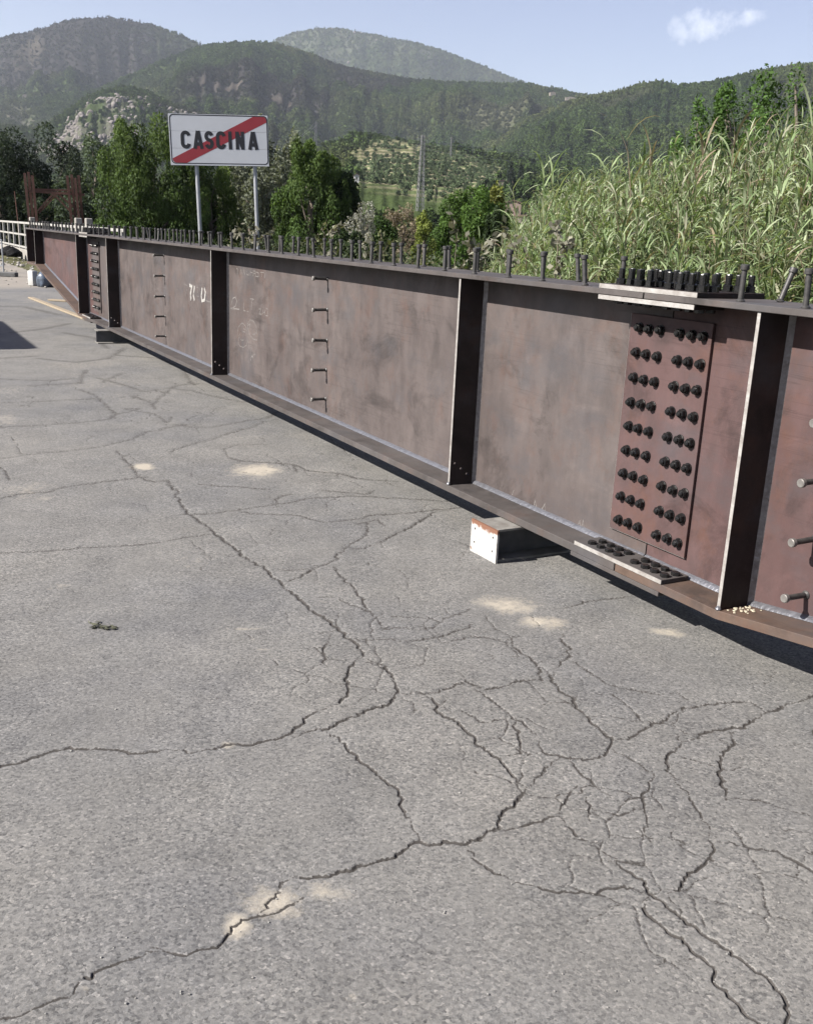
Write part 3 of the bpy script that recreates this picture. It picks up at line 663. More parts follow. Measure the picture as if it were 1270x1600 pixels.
# ------------------------------------------------------------------ road (real relief: cracks are grooves in the mesh)
def build_road():
    fine_a = np.linspace(-27.5, 27.5, 900)
    left = -np.concatenate([np.linspace(180, 60, 25)[:-1], np.linspace(60, 28.0, 26)])
    az = np.radians(np.concatenate([left, fine_a, -left[::-1][:-1]]))
    dep = np.radians(np.concatenate([np.linspace(80, 46, 14)[:-1], np.linspace(46, 8, 660)[:-1], np.linspace(8, 1.45, 190)]))
    rr = 1.6 / np.tan(dep)
    A, Rr = np.meshgrid(az, rr)
    X, Y = Rr * np.sin(A), Rr * np.cos(A)
    nr, na = X.shape
    crack = np.zeros_like(X)
    depth = np.zeros_like(X)
    rng = np.random.default_rng(5)
    for wc, pts in CRACKS:
        P = np.array(pts)
        seg = np.linalg.norm(np.diff(P, axis=0), axis=1)
        s = np.concatenate([[0], np.cumsum(seg)])
        n = max(3, int(s[-1] / 0.010))
        t = np.linspace(0, s[-1], n)
        px, py = np.interp(t, s, P[:, 0]), np.interp(t, s, P[:, 1])
        sd_ = int(rng.integers(1, 9999))
        amp = 0.030 if wc > 1 else 0.024
        px = px + amp * (fbm(t * 13, t * 0 + 1.5, 5, sd_, 0.80) - 0.5) * 2
        py = py + amp * (fbm(t * 13, t * 0 + 7.7, 5, sd_ + 50, 0.80) - 0.5) * 2
        wv = fbm(t * 24, t * 0 + 4.4, 3, sd_ + 90, 0.7)
        gaps = fbm(t * 5, t * 0 + 2.2, 3, sd_ + 130, 0.6)
        base = {1: 0.0022, 2: 0.0028, 3: 0.0036, 4: 0.0048}[wc]
        hw = base * (0.35 + 1.5 * wv)
        hw = np.where(gaps < {1: 0.36, 2: 0.33, 3: 0.28, 4: 0.2}[wc], hw * 0.45, hw)
        hw = hw * np.clip(np.minimum(t, s[-1] - t) / 0.08, 0.25, 1)
        for k in range(n - 1):
            x0, y0, x1, y1 = px[k], py[k], px[k + 1], py[k + 1]
            m = 0.05
            rmid = math.hypot(x0, y0)
            r0, r1 = rmid - m, rmid + m
            a0 = math.atan2(x0, y0)
            da = m / max(rmid, 0.5)
            i0, i1 = np.searchsorted(rr, [r0, r1])
            j0, j1 = np.searchsorted(az, [a0 - da, a0 + da])
            i0, j0 = max(i0 - 1, 0), max(j0 - 1, 0)
            xs, ys = X[i0:i1 + 1, j0:j1 + 1], Y[i0:i1 + 1, j0:j1 + 1]
            if xs.size == 0:
                continue
            dx, dy = x1 - x0, y1 - y0
            L2 = dx * dx + dy * dy + 1e-12
            tt = np.clip(((xs - x0) * dx + (ys - y0) * dy) / L2, 0, 1)
            d = np.hypot(xs - x0 - tt * dx, ys - y0 - tt * dy)
            w = hw[k]
            # the groove is never thinner than the mesh can carry across its own direction
            ln = math.sqrt(L2)
            nx_, ny_ = -dy / ln, dx / ln
            nrad = abs(nx_ * x0 + ny_ * y0) / max(rmid, 0.1)
            sp = 0.00107 * rmid * math.sqrt(max(0.0, 1 - nrad ** 2)) + nrad * (rmid ** 2 / 1.6 + 1.6) * 0.00101
            we = max(w, sp * 0.8)
            lev = min(1.0, max(0.58 if rmid < 7 else 0.50, 1.6 * w / we)) * min(1.0, 0.60 + 0.9 * wv[k])
            c = np.clip(1.15 - d / (we * 1.7), 0, 1) * lev
            cs = crack[i0:i1 + 1, j0:j1 + 1]
            np.maximum(cs, c, out=cs)
            ds = depth[i0:i1 + 1, j0:j1 + 1]
            np.maximum(ds, np.clip(1.15 - d / (we * 1.1), 0, 1) * min(0.007, 1.5 * w) * (0.4 + 0.6 * lev), out=ds)
    # secondary alligator cracking between the main cracks
    for q, (cx, cy, rx, ry, n, st) in enumerate(((0.95, 2.75, 0.75, 0.62, 75, 1.0), (0.95, 2.15, 0.55, 0.35, 40, 0.85), (0.05, 3.65, 0.75, 0.6, 60, 0.9), (-0.75, 5.9, 1.2, 0.9, 60, 0.8), (-2.9, 9.0, 1.6, 1.6, 60, 0.9), (-1.7, 7.4, 1.5, 1.2, 36, 0.85), (-0.35, 4.7, 0.9, 0.7, 30, 0.8), (-3.6, 12.0, 2.2, 2.4, 50, 0.9), (1.6, 3.3, 0.5, 0.5, 24, 0.8))):
        m = ((X - cx) / rx) ** 2 + ((Y - cy) / ry) ** 2 < 1.3
        xs, ys = X[m], Y[m]
        wx = xs + 0.10 * (fbm(xs * 5, ys * 5, 4, 300 + q, 0.65) - 0.5)
        wy = ys + 0.10 * (fbm(xs * 5, ys * 5, 4, 340 + q, 0.65) - 0.5)
        seeds = []
        dmin = 0.72 * math.sqrt(5.76 * rx * ry / n)
        for _ in range(n * 12):
            c_ = (cx + rx * 1.2 * rng.uniform(-1, 1), cy + ry * 1.2 * rng.uniform(-1, 1))
            if all((c_[0] - s_[0]) ** 2 + (c_[1] - s_[1]) ** 2 > dmin * dmin for s_ in seeds):
                seeds.append(c_)
            if len(seeds) >= n:
                break
        sx, sy = zip(*seeds)
        f1, f2 = np.full(xs.shape, 9e9), np.full(xs.shape, 9e9)
        for a_, b_ in zip(sx, sy):
            dd = np.hypot(wx - a_, wy - b_)
            f2 = np.minimum(f2, np.maximum(dd, f1))
            f1 = np.minimum(f1, dd)
        rm = np.hypot(xs, ys)
        we = 0.0032 + 0.00085 * rm
        fall = np.clip((1.3 - ((xs - cx) / rx) ** 2 - ((ys - cy) / ry) ** 2) / 0.5, 0, 1)
        mk = np.clip((fbm(xs * 3.1, ys * 3.1, 4, 380 + q, 0.6) - 0.43) / 0.08, 0, 1) * fall * st
        cv = np.clip(1.1 - (f2 - f1) / 2 / we, 0, 1) * mk
        crack[m] = np.maximum(crack[m], cv * 0.70)
        depth[m] = np.maximum(depth[m], cv * 0.0025)
    dust = np.zeros_like(X)
    for (x, y, rx, ry, st) in DUST:
        a = math.atan2(x, y)
        ex, ey = math.cos(a), -math.sin(a)
        lx, ly = (X - x) * ex + (Y - y) * ey, (X - x) * -ey + (Y - y) * ex
        q = (lx / rx) ** 2 + (ly / ry) ** 2
        q = q * (0.45 + 1.1 * fbm(X * 9 + x * 7, Y * 9, 4, 35)) + 1.6 * (fbm(X * 5, Y * 5 + y * 3, 3, 36) - 0.5) * (q < 6)
        q = np.maximum(q, 0)
        dust = np.maximum(dust, st * np.exp(-q * 0.9) * (0.75 + 0.5 * fbm(X * 14, Y * 14, 3, 33)))
    u, v = uv_of(X, Y)
    dust = np.maximum(dust, 0.32 * np.clip((fbm(X * 1.3, Y * 1.3, 5, 21) - 0.58) / 0.14, 0, 1) * np.clip((Rr - 3) / 6, 0, 1))
    dirt = np.clip((u - 20.3 + 3.0 * (fbm(X * 0.6, Y * 0.6, 4, 61) - 0.5)) / 1.2, 0, 0.85) * (0.45 + 0.75 * fbm(X * 1.7, Y * 0.9, 4, 62))
    Z = 0.010 * (fbm(X * 0.7, Y * 0.7, 3, 8) - 0.5) + 0.004 * (fbm(X * 6, Y * 6, 3, 9) - 0.5) - depth
    # slightly lifted, crumbled lips and fine alligator relief
    Z += 0.05 * np.clip((u - 21) / 4, 0, 1) * (fbm(X * 1.5, Y * 1.5, 4, 63) - 0.4)
    idx = np.arange(nr * na).reshape(nr, na)
    F = np.stack([idx[:-1, :-1], idx[:-1, 1:], idx[1:, 1:], idx[1:, :-1]], -1).reshape(-1, 4)
    wrap = np.stack([idx[:-1, -1], idx[:-1, 0], idx[1:, 0], idx[1:, -1]], -1)
    F = np.concatenate([F, wrap])
    keep_v = ((v < 1.75) & (v > -16) & (u > -40) & (u < 62)).ravel()
    F = F[keep_v[F].all(1)]
    used = np.unique(F)
    remap = np.zeros(nr * na, dtype=np.int64)
    remap[used] = np.arange(len(used))
    V = np.stack([X, Y, Z], -1).reshape(-1, 3)[used]
    F = remap[F][:, ::-1]
    me = np_mesh('road', V, F, True, {'crack': crack.ravel()[used], 'dust': dust.ravel()[used], 'dirt': dirt.ravel()[used]})
    return tag(link('road', me, None, MT['asphalt']), kind='structure')


build_road()


def mat_ground():
    M = Mat('dry_grassy_earth')
    c = M.mix(M.ramp(M.noise(0.25, 6, 0.6), [(0.35, 0.0), (0.65, 1.0)]), (0.06, 0.06, 0.03), (0.10, 0.085, 0.055))
    c = M.mix(M.ramp(M.noise(3.0, 5, 0.6), [(0.4, 0.0), (0.6, 0.6)]), c, (0.07, 0.08, 0.035))
    return M.fin(c, 0.95, 0, M.bump(M.noise(6, 5), 0.5, 0.05), 0.1)


def build_ground():
    az = np.radians(np.linspace(-180, 180, 121)[:-1])
    rr = np.concatenate([[0.5, 4, 10, 20], np.geomspace(30, 9500, 40)])
    A, Rr = np.meshgrid(az, rr)
    X, Y = Rr * np.sin(A), Rr * np.cos(A)
    Z = np.full_like(X, -0.09) + np.where(Rr > 25, 0.25 * (fbm(X / 30, Y / 30, 3, 2) - 0.5), 0) - np.clip((Rr - 30) / 100, 0, 1) * 0.3
    nr, na = X.shape
    idx = np.arange(nr * na).reshape(nr, na)
    nx = np.roll(idx, -1, 1)
    F = np.stack([idx[:-1], idx[1:], nx[1:], nx[:-1]], -1).reshape(-1, 4)
    V = np.concatenate([np.stack([X, Y, Z], -1).reshape(-1, 3), [[0, 0, -0.09]]])
    me = np_mesh('ground', V, F, True)
    bm = bmesh.new(); bm.from_mesh(me); bm.verts.ensure_lookup_table()
    c = bm.verts[len(V) - 1]
    for k in range(na):
        bm.faces.new((c, bm.verts[k], bm.verts[(k + 1) % na]))
    bmesh.ops.recalc_face_normals(bm, faces=bm.faces)
    bm.normal_update()
    if sum(f.normal.z for f in bm.faces) < 0:
        bmesh.ops.reverse_faces(bm, faces=bm.faces)
    bm.to_mesh(me); bm.free()
    tag(link('ground', me, None, mat_ground()), kind='structure')


build_ground()


# ------------------------------------------------------------------ hills
def zones(az, r, lay):
    """bare-ground colour and vegetation class of the hillsides"""
    x, y = r * np.sin(np.radians(az)), r * np.cos(np.radians(az))
    n1, n2 = fbm(x / 160, y / 160, 4, 91), fbm(x / 45, y / 45, 3, 92)
    L = {k: LNAMES.index(k) for k in LNAMES}
    burnt = np.maximum.reduce([
        patch(az, r, -25, -10.5, 2850, 3900, 0.35, 4) * (lay == L['peak']),
        patch(az, r, -14.0, -3.5, 2120, 2460, 0.4, 5) * (lay == L['spur']),
        patch(az, r, -7.5, 2.0, 2480, 2800, 0.4, 6) * (lay == L['spur']),
        patch(az, r, -14, -7, 1500, 1800, 0.3, 7) * 0.7])
    rock = np.maximum.reduce([
        0.85 * patch(az, r, -19.6, -15.0, 1380, 1780, 0.6, 12, 1.6) * (lay == L['rocky']),
        0.5 * patch(az, r, -16.5, -10.5, 1450, 1720, 0.5, 16, 1.7) * (lay == L['rocky']),
        0.5 * patch(az, r, -22, -20.2, 2350, 2650, 0.3, 13),
        0.35 * patch(az, r, -8, 1.5, 5350, 5750, 0.6, 14, 2.0) * (lay == L['back'])])
    track = np.exp(-((r - 2235 - 60 * (n1 - 0.5)) / 9) ** 2) * ((az > -12.5) & (az < -7.2))
    olive = np.maximum.reduce([
        patch(az, r, 1.8, 7.6, 2080, 2400, 0.4, 22) * (lay == L['spur']),
        0.9 * patch(az, r, -30, -19.0, 1100, 2950, 0.5, 23),
        0.8 * patch(az, r, 15.5, 30, 1350, 1830, 0.4, 24) * (lay == L['right']),
        0.9 * patch(az, r, 8.5, 12.5, 1780, 1860, 0.4, 26) * (lay == L['right'])])
    terr = patch(az, r, -5.2, 5.6, 330, 960, 0.4, 25, 0.35) * (lay == L['terrace'])
    brown = patch(az, r, -4.8, 0.4, 600, 900, 0.4, 27, 0.9) * terr
    sandy = 0.35 * patch(az, r, -21.2, -19.6, 3350, 3530, 0.8, 28, 1.5) * (lay == L['peak'])
    return burnt, rock, track, olive, terr, brown, sandy, n1, n2


def lerp(a, b, t):
    return a * (1 - t[..., None]) + np.array(b) * t[..., None]


def build_hills():
    az = np.concatenate([np.linspace(-70, -27, 44)[:-1], np.linspace(-27, 27, 480), np.linspace(27, 70, 44)[1:]])
    r = np.concatenate([np.geomspace(200, 1000, 130)[:-1], np.geomspace(1000, 7600, 250)])
    A, Rr = np.meshgrid(az, r)
    H, lay = terrain(A, Rr)
    burnt, rock, track, olive, terr, brown, sandy, n1, n2 = zones(A, Rr, lay)
    X, Y = Rr * np.sin(np.radians(A)), Rr * np.cos(np.radians(A))
    H = H + np.where(H > 1, rock * 7 * (fbm(X / 14, Y / 14, 3, 55) - 0.35), 0)
    H = np.where(H > 0.01, H, -3.0)
    c = np.zeros(A.shape + (3,)) + np.array((0.034, 0.047, 0.019))
    c = c * (0.7 + 0.6 * n2)[..., None]
    c = np.where((lay == LNAMES.index('back'))[..., None], c * 0.75, c)
    c = lerp(c, (0.050, 0.052, 0.033), olive)
    c = lerp(c, (0.021, 0.0175, 0.020), np.clip(burnt, 0, 1) * 0.9)
    c = lerp(c, (0.088, 0.108, 0.050), terr * 0.9)
    c = lerp(c, (0.10, 0.075, 0.052), brown * 0.8 * np.clip(n2 * 2 - 0.5, 0, 1))
    c = lerp(c, (0.12, 0.108, 0.10), np.clip(rock, 0, 1) * np.clip(n2 * 2.4 - 0.6, 0, 1))
    c = lerp(c, (0.12, 0.10, 0.08), track * 0.3)
    c = lerp(c, (0.10, 0.085, 0.06), sandy * 0.8)
    nr, na = A.shape
    idx = np.arange(nr * na).reshape(nr, na)
    F = np.stack([idx[:-1, :-1], idx[1:, :-1], idx[1:, 1:], idx[:-1, 1:]], -1).reshape(-1, 4)
    V = np.stack([X, Y, H], -1).reshape(-1, 3)
    hv = (V[:, 2] > -1)
    F = F[hv[F].any(1)][:, ::-1]
    used = np.unique(F)
    remap = np.zeros(nr * na, dtype=np.int64); remap[used] = np.arange(len(used))
    M = Mat('hillside_soil')
    nz = M.ramp(M.noise(0.035, 6, 0.65), [(0.3, 0.72), (0.7, 1.3)])
    # dry stone terrace walls and bare strips between the olive rows follow the contour lines
    zz = M.n('ShaderNodeSeparateXYZ', {'Vector': M.obj()}).outputs['Z']
    zw = M.math('ADD', zz, M.math('MULTIPLY', M.noise(0.02, 3), 1.2))
    fr = M.math('FRACT', M.math('DIVIDE', zw, 3.0))
    strip = M.math('MULTIPLY', M.ramp(fr, [(0.25, 0.0), (0.45, 1.0), (0.7, 1.0), (0.85, 0.0)]), M.attr('terr'))
    base = M.mix(strip, M.attr('tint', 'Color'), (0.19, 0.175, 0.115))
    m = M.fin(M.mix(1.0, base, nz, 'MULTIPLY'), 1.0, 0, M.bump(M.noise(0.07, 6, 0.65), 0.8, 6.0), 0.0)
    me = np_mesh('hills', V[used], remap[F], True, {'tint': c.reshape(-1, 3)[used], 'terr': terr.ravel()[used]})
    tag(link('hills', me, None, m), kind='structure')


build_hills()


def leaf_quads(C, length, width, rng, axis=None, wild=1.0, tilt=None):
    """diamond leaves around the centres C; axis = preferred long direction"""
    n = len(C)
    t = rng.normal(size=(n, 3))
    if axis is not None:
        t = axis + wild * t * 0.6
    t /= np.linalg.norm(t, axis=1, keepdims=True) + 1e-9
    b = rng.normal(size=(n, 3))
    if tilt is not None:
        b = np.cross(t, tilt + 0.7 * b)
    b -= (b * t).sum(1, keepdims=True) * t
    b /= np.linalg.norm(b, axis=1, keepdims=True) + 1e-9
    sz = rng.uniform(0.45, 1.0, n) ** 0.7 * 1.35
    L = (np.broadcast_to(length, n) * sz)[:, None] / 2
    Wd = (np.broadcast_to(width, n) * sz * rng.uniform(0.7, 1.3, n))[:, None] / 2
    V = np.stack([C - t * L, C + b * Wd - t * L * 0.1, C + t * L, C - b * Wd - t * L * 0.1], 1).reshape(-1, 3)
    F = np.arange(4 * n).reshape(n, 4)
    return V, F


def crown_cloud(rng, n, lobes, lobe_r, shape, vs=1.0):
    """points and outward normals of a crown in a unit box (xy -0.5..0.5, z 0..1)"""
    L = []
    while len(L) < lobes:
        p = rng.uniform([-0.5, -0.5, 0.0], [0.5, 0.5, 1.0])
        rad = shape(p[2])
        d = math.hypot(p[0], p[1])
        if d < rad and (d > rad * 0.35 or p[2] > 0.75):
            L.append(p)
    L = np.array(L)
    lr = lobe_r * rng.uniform(0.65, 1.3, lobes)
    k = rng.integers(0, lobes, n)
    d = rng.normal(size=(n, 3))
    d /= np.linalg.norm(d, axis=1, keepdims=True)
    rad = lr[k] * rng.uniform(0.35, 1.0, n) ** 0.45
    P = L[k] + d * rad[:, None] * np.array([1, 1, vs])
    return P, d, k, L


FAR_SRC = []
for q in range(4):
    rg = np.random.default_rng(100 + q)
    shp = [lambda z: 0.5 * math.sqrt(max(0.02, 1 - (2 * z - 0.9) ** 2)), lambda z: 0.48 * (1 - z * 0.75), lambda z: 0.5 * math.sin(math.pi * min(1, 0.18 + z * 0.85)), lambda z: 0.42 * (1 - 0.9 * abs(z - 0.55))][q]
    P, d, k, L_ = crown_cloud(rg, 300, 16, 0.17, shp)
    V, F = leaf_quads(P, 0.20, 0.15, rg, tilt=d)
    lobt = rg.uniform(0.75, 1.25, 16)[k]
    me = np_mesh('far_crown', V, F, False, {'shade': np.repeat(lobt * rg.uniform(0.85, 1.15, 300), 4)})
    FAR_SRC.append(bpy.data.objects.new('far_crown', me))


def mat_far():
    M = Mat('far_foliage')
    c = M.mix(1.0, M.attr('tint', 'Color', 'INSTANCER'), M.attr('shade', 'Color'), 'MULTIPLY')
    M.fin(c, 0.9, 0, None, 0.05)
    tr = M.n('ShaderNodeBsdfTranslucent', {'Color': c})
    mx = M.n('ShaderNodeMixShader', {0: 0.15, 1: M.b.outputs[0], 2: tr.outputs[0]})
    M.t.links.new(mx.outputs[0], M.out.inputs['Surface'])
    return M.m


MT['far'] = mat_far()
for o in FAR_SRC:
    o.data.materials.append(MT['far'])


def rock_mesh(seed):
    bm = bmesh.new()
    bmesh.ops.create_icosphere(bm, subdivisions=2, radius=0.5)
    rg = random.Random(seed)
    ns = [Vector((rg.gauss(0, 1), rg.gauss(0, 1), rg.gauss(0, 1))).normalized() for _ in range(9)]
    for v in bm.verts:
        for n in ns:
            d = v.co.dot(n)
            lim = 0.32
            if d > lim:
                v.co -= n * (d - lim)
        v.co *= rg.uniform(0.97, 1.03)
    me = bpy.data.meshes.new('rock')
    bm.to_mesh(me); bm.free()
    me.materials.append(MT['rock'])
    return me


ROCK_SRC = [bpy.data.objects.new('rock_source', rock_mesh(s)) for s in range(3)]


def scatter(name, P, size, tint, srcs, label, idx=None, mat=None, zscale=None):
    """one object of points whose geometry nodes put a copy of a source on each"""
    n = len(P)
    rg = np.random.default_rng(len(P))
    me = bpy.data.meshes.new(name)
    me.vertices.add(n)
    me.vertices.foreach_set('co', np.asarray(P, np.float32).ravel())
    a = me.attributes.new('scl', 'FLOAT_VECTOR', 'POINT')
    s3 = np.stack([size * rg.uniform(0.85, 1.15, n), size * rg.uniform(0.85, 1.15, n), size * (zscale if zscale is not None else rg.uniform(0.85, 1.25, n))], 1)
    a.data.foreach_set('vector', s3.astype(np.float32).ravel())
    a = me.attributes.new('rot', 'FLOAT_VECTOR', 'POINT')
    rv = np.zeros((n, 3), np.float32); rv[:, 2] = rg.uniform(0, 6.28, n)
    a.data.foreach_set('vector', rv.ravel())
    a = me.attributes.new('pick', 'INT', 'POINT')
    a.data.foreach_set('value', (idx if idx is not None else rg.integers(0, len(srcs), n)).astype(np.int32))
    a = me.attributes.new('tint', 'FLOAT_COLOR', 'POINT')
    c4 = np.ones((n, 4), np.float32); c4[:, :3] = tint
    a.data.foreach_set('color', c4.ravel())
    o = link(name, me)
    if mat: me.materials.append(mat)
    ng = bpy.data.node_groups.new(name + '_scatter', 'GeometryNodeTree')
    ng.interface.new_socket('Geometry', in_out='INPUT', socket_type='NodeSocketGeometry')
    ng.interface.new_socket('Geometry', in_out='OUTPUT', socket_type='NodeSocketGeometry')
    N, Lk = ng.nodes, ng.links
    gi, go = N.new('NodeGroupInput'), N.new('NodeGroupOutput')
    j = N.new('GeometryNodeJoinGeometry')
    for so in reversed(srcs):
        oi = N.new('GeometryNodeObjectInfo')
        oi.inputs['Object'].default_value = so
        oi.inputs['As Instance'].default_value = True
        Lk.new(oi.outputs['Geometry'], j.inputs[0])
    ip = N.new('GeometryNodeInstanceOnPoints')
    ip.inputs['Pick Instance'].default_value = True

    def na(nm, dt):
        x = N.new('GeometryNodeInputNamedAttribute')
        x.data_type = dt
        x.inputs['Name'].default_value = nm
        return x.outputs['Attribute']
    Lk.new(gi.outputs[0], ip.inputs['Points'])
    Lk.new(j.outputs[0], ip.inputs['Instance'])
    Lk.new(na('pick', 'INT'), ip.inputs['Instance Index'])
    Lk.new(na('scl', 'FLOAT_VECTOR'), ip.inputs['Scale'])
    e2r = N.new('FunctionNodeEulerToRotation')
    Lk.new(na('rot', 'FLOAT_VECTOR'), e2r.inputs[0])
    Lk.new(e2r.outputs[0], ip.inputs['Rotation'])
    Lk.new(ip.outputs[0], go.inputs[0])
    md = o.modifiers.new('scatter', 'NODES')
    md.node_group = ng
    return tag(o, label, kind='stuff')


def build_forest():
    rg = np.random.default_rng(77)
    ga = np.linspace(-28, 28, 449)
    gr = np.geomspace(200, 7000, 520)
    GA, GR = np.meshgrid(ga, gr)
    GH, _ = terrain(GA, GR)
    el = np.degrees(np.arctan2(GH - 1.6, GR))
    cm = np.maximum.accumulate(el, 0)

    def visible(a, r, h, top):
        i = np.clip(np.searchsorted(gr, r) - 1, 0, len(gr) - 1)
        j = np.clip(np.rint((a + 28) / 56 * 448).astype(int), 0, 448)
        return np.degrees(np.arctan2(h + top - 1.6, r)) > cm[i, j] - 0.02

    allP, allS, allT, allI = [], [], [], []
    olP, olS, olT = [], [], []
    for k, n, s0, s1 in (('back', 36000, 9, 15), ('peak', 42000, 7, 12), ('spur', 70000, 6.0, 11), ('right', 46000, 5.0, 9.5), ('rocky', 26000, 4.5, 8), ('terrace', 9000, 4.5, 9)):
        R, f, _t = LAYERS[k]
        a = rg.uniform(-27.5, 27.5, n * 3)
        r = rg.uniform(max(f, 230), R * 1.06, n * 3)
        h, lay = terrain(a, r)
        size = rg.uniform(s0, s1, n * 3) * rg.uniform(0.6, 1.1, n * 3)
        ok = (lay == LNAMES.index(k)) & (h > 2.0) & visible(a, r, h, size)
        if k == 'terrace':   # the open slope and the house plot carry no tall wood
            ok &= ~((np.abs(a) < 6.5) & (r < 440) & ((h + size - 1.6) / r > math.tan(math.radians(1.6)))) & ~((np.abs(a - 5.3) < 1.3) & (r < 308))
        a, r, h, lay, size = a[ok], r[ok], h[ok], lay[ok], size[ok]
        burnt, rock, track, olive, terr, brown, sandy, n1, n2 = zones(a, r, lay)
        dens = 0.95 - 0.45 * burnt - 0.93 * rock - 0.9 * track - 0.35 * olive - 1.2 * terr - 0.8 * sandy
        dens *= 0.6 + 0.8 * np.clip(n1 * 2 - 0.4, 0, 1)
        keep = rg.uniform(0, 1, len(a)) < dens
        q = np.flatnonzero(keep)[:n]
        a, r, h, size = a[q], r[q], h[q], size[q]
        burnt, olive, n1, n2 = burnt[q], olive[q], n1[q], n2[q]
        t = np.zeros((len(q), 3)) + np.array((0.038, 0.058, 0.019))
        t = lerp(t, (0.062, 0.074, 0.030), np.clip((n1 - 0.45) * 4, 0, 1))
        t = lerp(t, (0.021, 0.036, 0.015), np.clip((0.45 - n2) * 4, 0, 1))
        t = lerp(t, (0.055, 0.061, 0.038), olive * 0.9)
        t = lerp(t, (0.023, 0.020, 0.022), burnt * rg.uniform(0.55, 1.0, len(q)))
        t = t * rg.uniform(0.75, 1.75, len(q))[:, None]
        size = size * (1 - 0.3 * olive) * (1 - 0.25 * burnt)
        X, Y = r * np.sin(np.radians(a)), r * np.cos(np.radians(a))
        allP.append(np.stack([X, Y, h - size * 0.12], 1)); allS.append(size); allT.append(t)
        allI.append(np.where(rg.uniform(0, 1, len(q)) < 0.3, 1, rg.choice([0, 2, 3], len(q))))
    scatter('forest', np.concatenate(allP), np.concatenate(allS), np.concatenate(allT), FAR_SRC, 'dark pine and scrub woods covering the hills', np.concatenate(allI))
    # olive terraces: rows of trees along contour lines
    aa = np.arange(-5.4, 5.8, 0.02)
    rs = np.linspace(300, 960, 2600)
    RA, RR = np.meshgrid(aa, rs)
    RH, RL = terrain(RA, RR)
    P, S, T = [], [], []
    for z in np.arange(10, 92, 3.0):
        above = RH >= z
        i = above.argmax(0)
        ok = above.any(0) & (i > 0)
        last = -99
        for j in np.flatnonzero(ok):
            r = rs[i[j]]
            if (aa[j] - last) * math.pi / 180 * r < rg.uniform(1.9, 3.0):
                continue
            last = aa[j]
            if RL[i[j], j] != LNAMES.index('terrace'):
                continue
            P.append((r, aa[j], z))
    P = np.array(P)
    terr = zones(P[:, 1], P[:, 0], np.full(len(P), LNAMES.index('terrace')))[4]
    brown = zones(P[:, 1], P[:, 0], np.full(len(P), LNAMES.index('terrace')))[5]
    keep = rg.uniform(0, 1, len(P)) < terr * (0.93 - 0.35 * brown)
    P = P[keep]
    X, Y = P[:, 0] * np.sin(np.radians(P[:, 1])), P[:, 0] * np.cos(np.radians(P[:, 1]))
    n = len(P)
    T = np.array((0.082, 0.110, 0.058)) * rg.uniform(0.7, 1.35, n)[:, None]
    scatter('olive_grove', np.stack([X, Y, P[:, 2] - 0.2], 1), rg.uniform(2.2, 3.4, n), T, FAR_SRC, 'grey green olive trees in contour rows on the terraced slope', np.where(rg.uniform(0, 1, n) < 0.5, 0, 2))
    # woods on the valley floor below the terraces
    n = 2400
    a, r = rg.uniform(-30, 30, n), rg.uniform(120, 420, n)
    h, _l = terrain(a, r)
    size = rg.uniform(3.5, 7.5, n)
    tz = zones(a, r, np.full(n, LNAMES.index('terrace')))[4]
    keep = (h < 30) & ((np.abs(a) > 6.5) | ((h + size * 1.1 - 1.6) / r < math.tan(math.radians(1.35)))) & (rg.uniform(0, 1, n) > tz * 1.3) & ~((np.abs(a - 5.3) < 1.2) & (r > 120) & (r < 310))
    a, r, h, size = a[keep], r[keep], h[keep], size[keep]
    size = np.where(r < 250, size * 0.7, size)
    X, Y = r * np.sin(np.radians(a)), r * np.cos(np.radians(a))
    T = np.array((0.032, 0.050, 0.016)) * rg.uniform(0.6, 1.6, len(a))[:, None] * np.where(rg.uniform(0, 1, len(a)) < 0.2, 1.5, 1)[:, None]
    scatter('valley_woods', np.stack([X, Y, h - 0.6], 1), size, T, FAR_SRC, 'mixed dark green woods on the valley floor behind the river trees')
    # pale boulders of the rocky shoulder
    n = 9000
    a, r = rg.uniform(-22.5, 2, n), np.where(rg.uniform(0, 1, n) < 0.9, rg.uniform(1280, 1800, n), rg.uniform(5300, 5800, n))
    h, lay = terrain(a, r)
    z = zones(a, r, lay)
    keep = (rg.uniform(0, 1, n) < np.clip(z[1] * 1.1, 0, 1) * np.where(r > 4000, 0.5, 1)) & (z[8] > 0.38)
    a, r, h = a[keep][:2600], r[keep][:2600], h[keep][:2600]
    X, Y = r * np.sin(np.radians(a)), r * np.cos(np.radians(a))
    size = rg.uniform(2.5, 7.5, len(a)) ** 1.15 * np.where(r > 4000, 2.0, 1)
    scatter('boulders', np.stack([X, Y, h + 0.5], 1), size, np.ones((len(a), 3)) * 0.4, ROCK_SRC, 'pale boulders of the rocky outcrop on the left hill')


build_forest()

# ------------------------------------------------------------------ the steel girder (coordinates u along, v across, w up)
GU = MB(True)
WT0, WT1 = 0.167, 0.187          # web faces
VF0, VF1 = -0.012, 0.366         # flange edges
UA, UB, UC, UZ, UY = 4.47, 0.0, -2.103, 9.02, 11.14
SN, SF = -1.485, 10.52           # splice joints
UE0, UE1, UE2, UE3 = -6.22, -7.32, 15.24, 16.30
W0, W1 = 0.22, 1.385

girder = empty('steel_girder', GO, TH)
tag(girder, 'long rusty brown welded I-girder with rows of studs lying on blocks along the road', 'girder')


def low(u):   # top of the bottom flange
    pts = [(-9, 0.775), (UE0, 0.775), (UC, W0), (UY, W0), (UE2, 0.775), (30, 0.775)]
    for (a, b), (c, d) in zip(pts, pts[1:]):
        if a <= u <= c:
            return b + (d - b) * (u - a) / (c - a)


def seg_poly(us):
    return [(u, low(u)) for u in us]


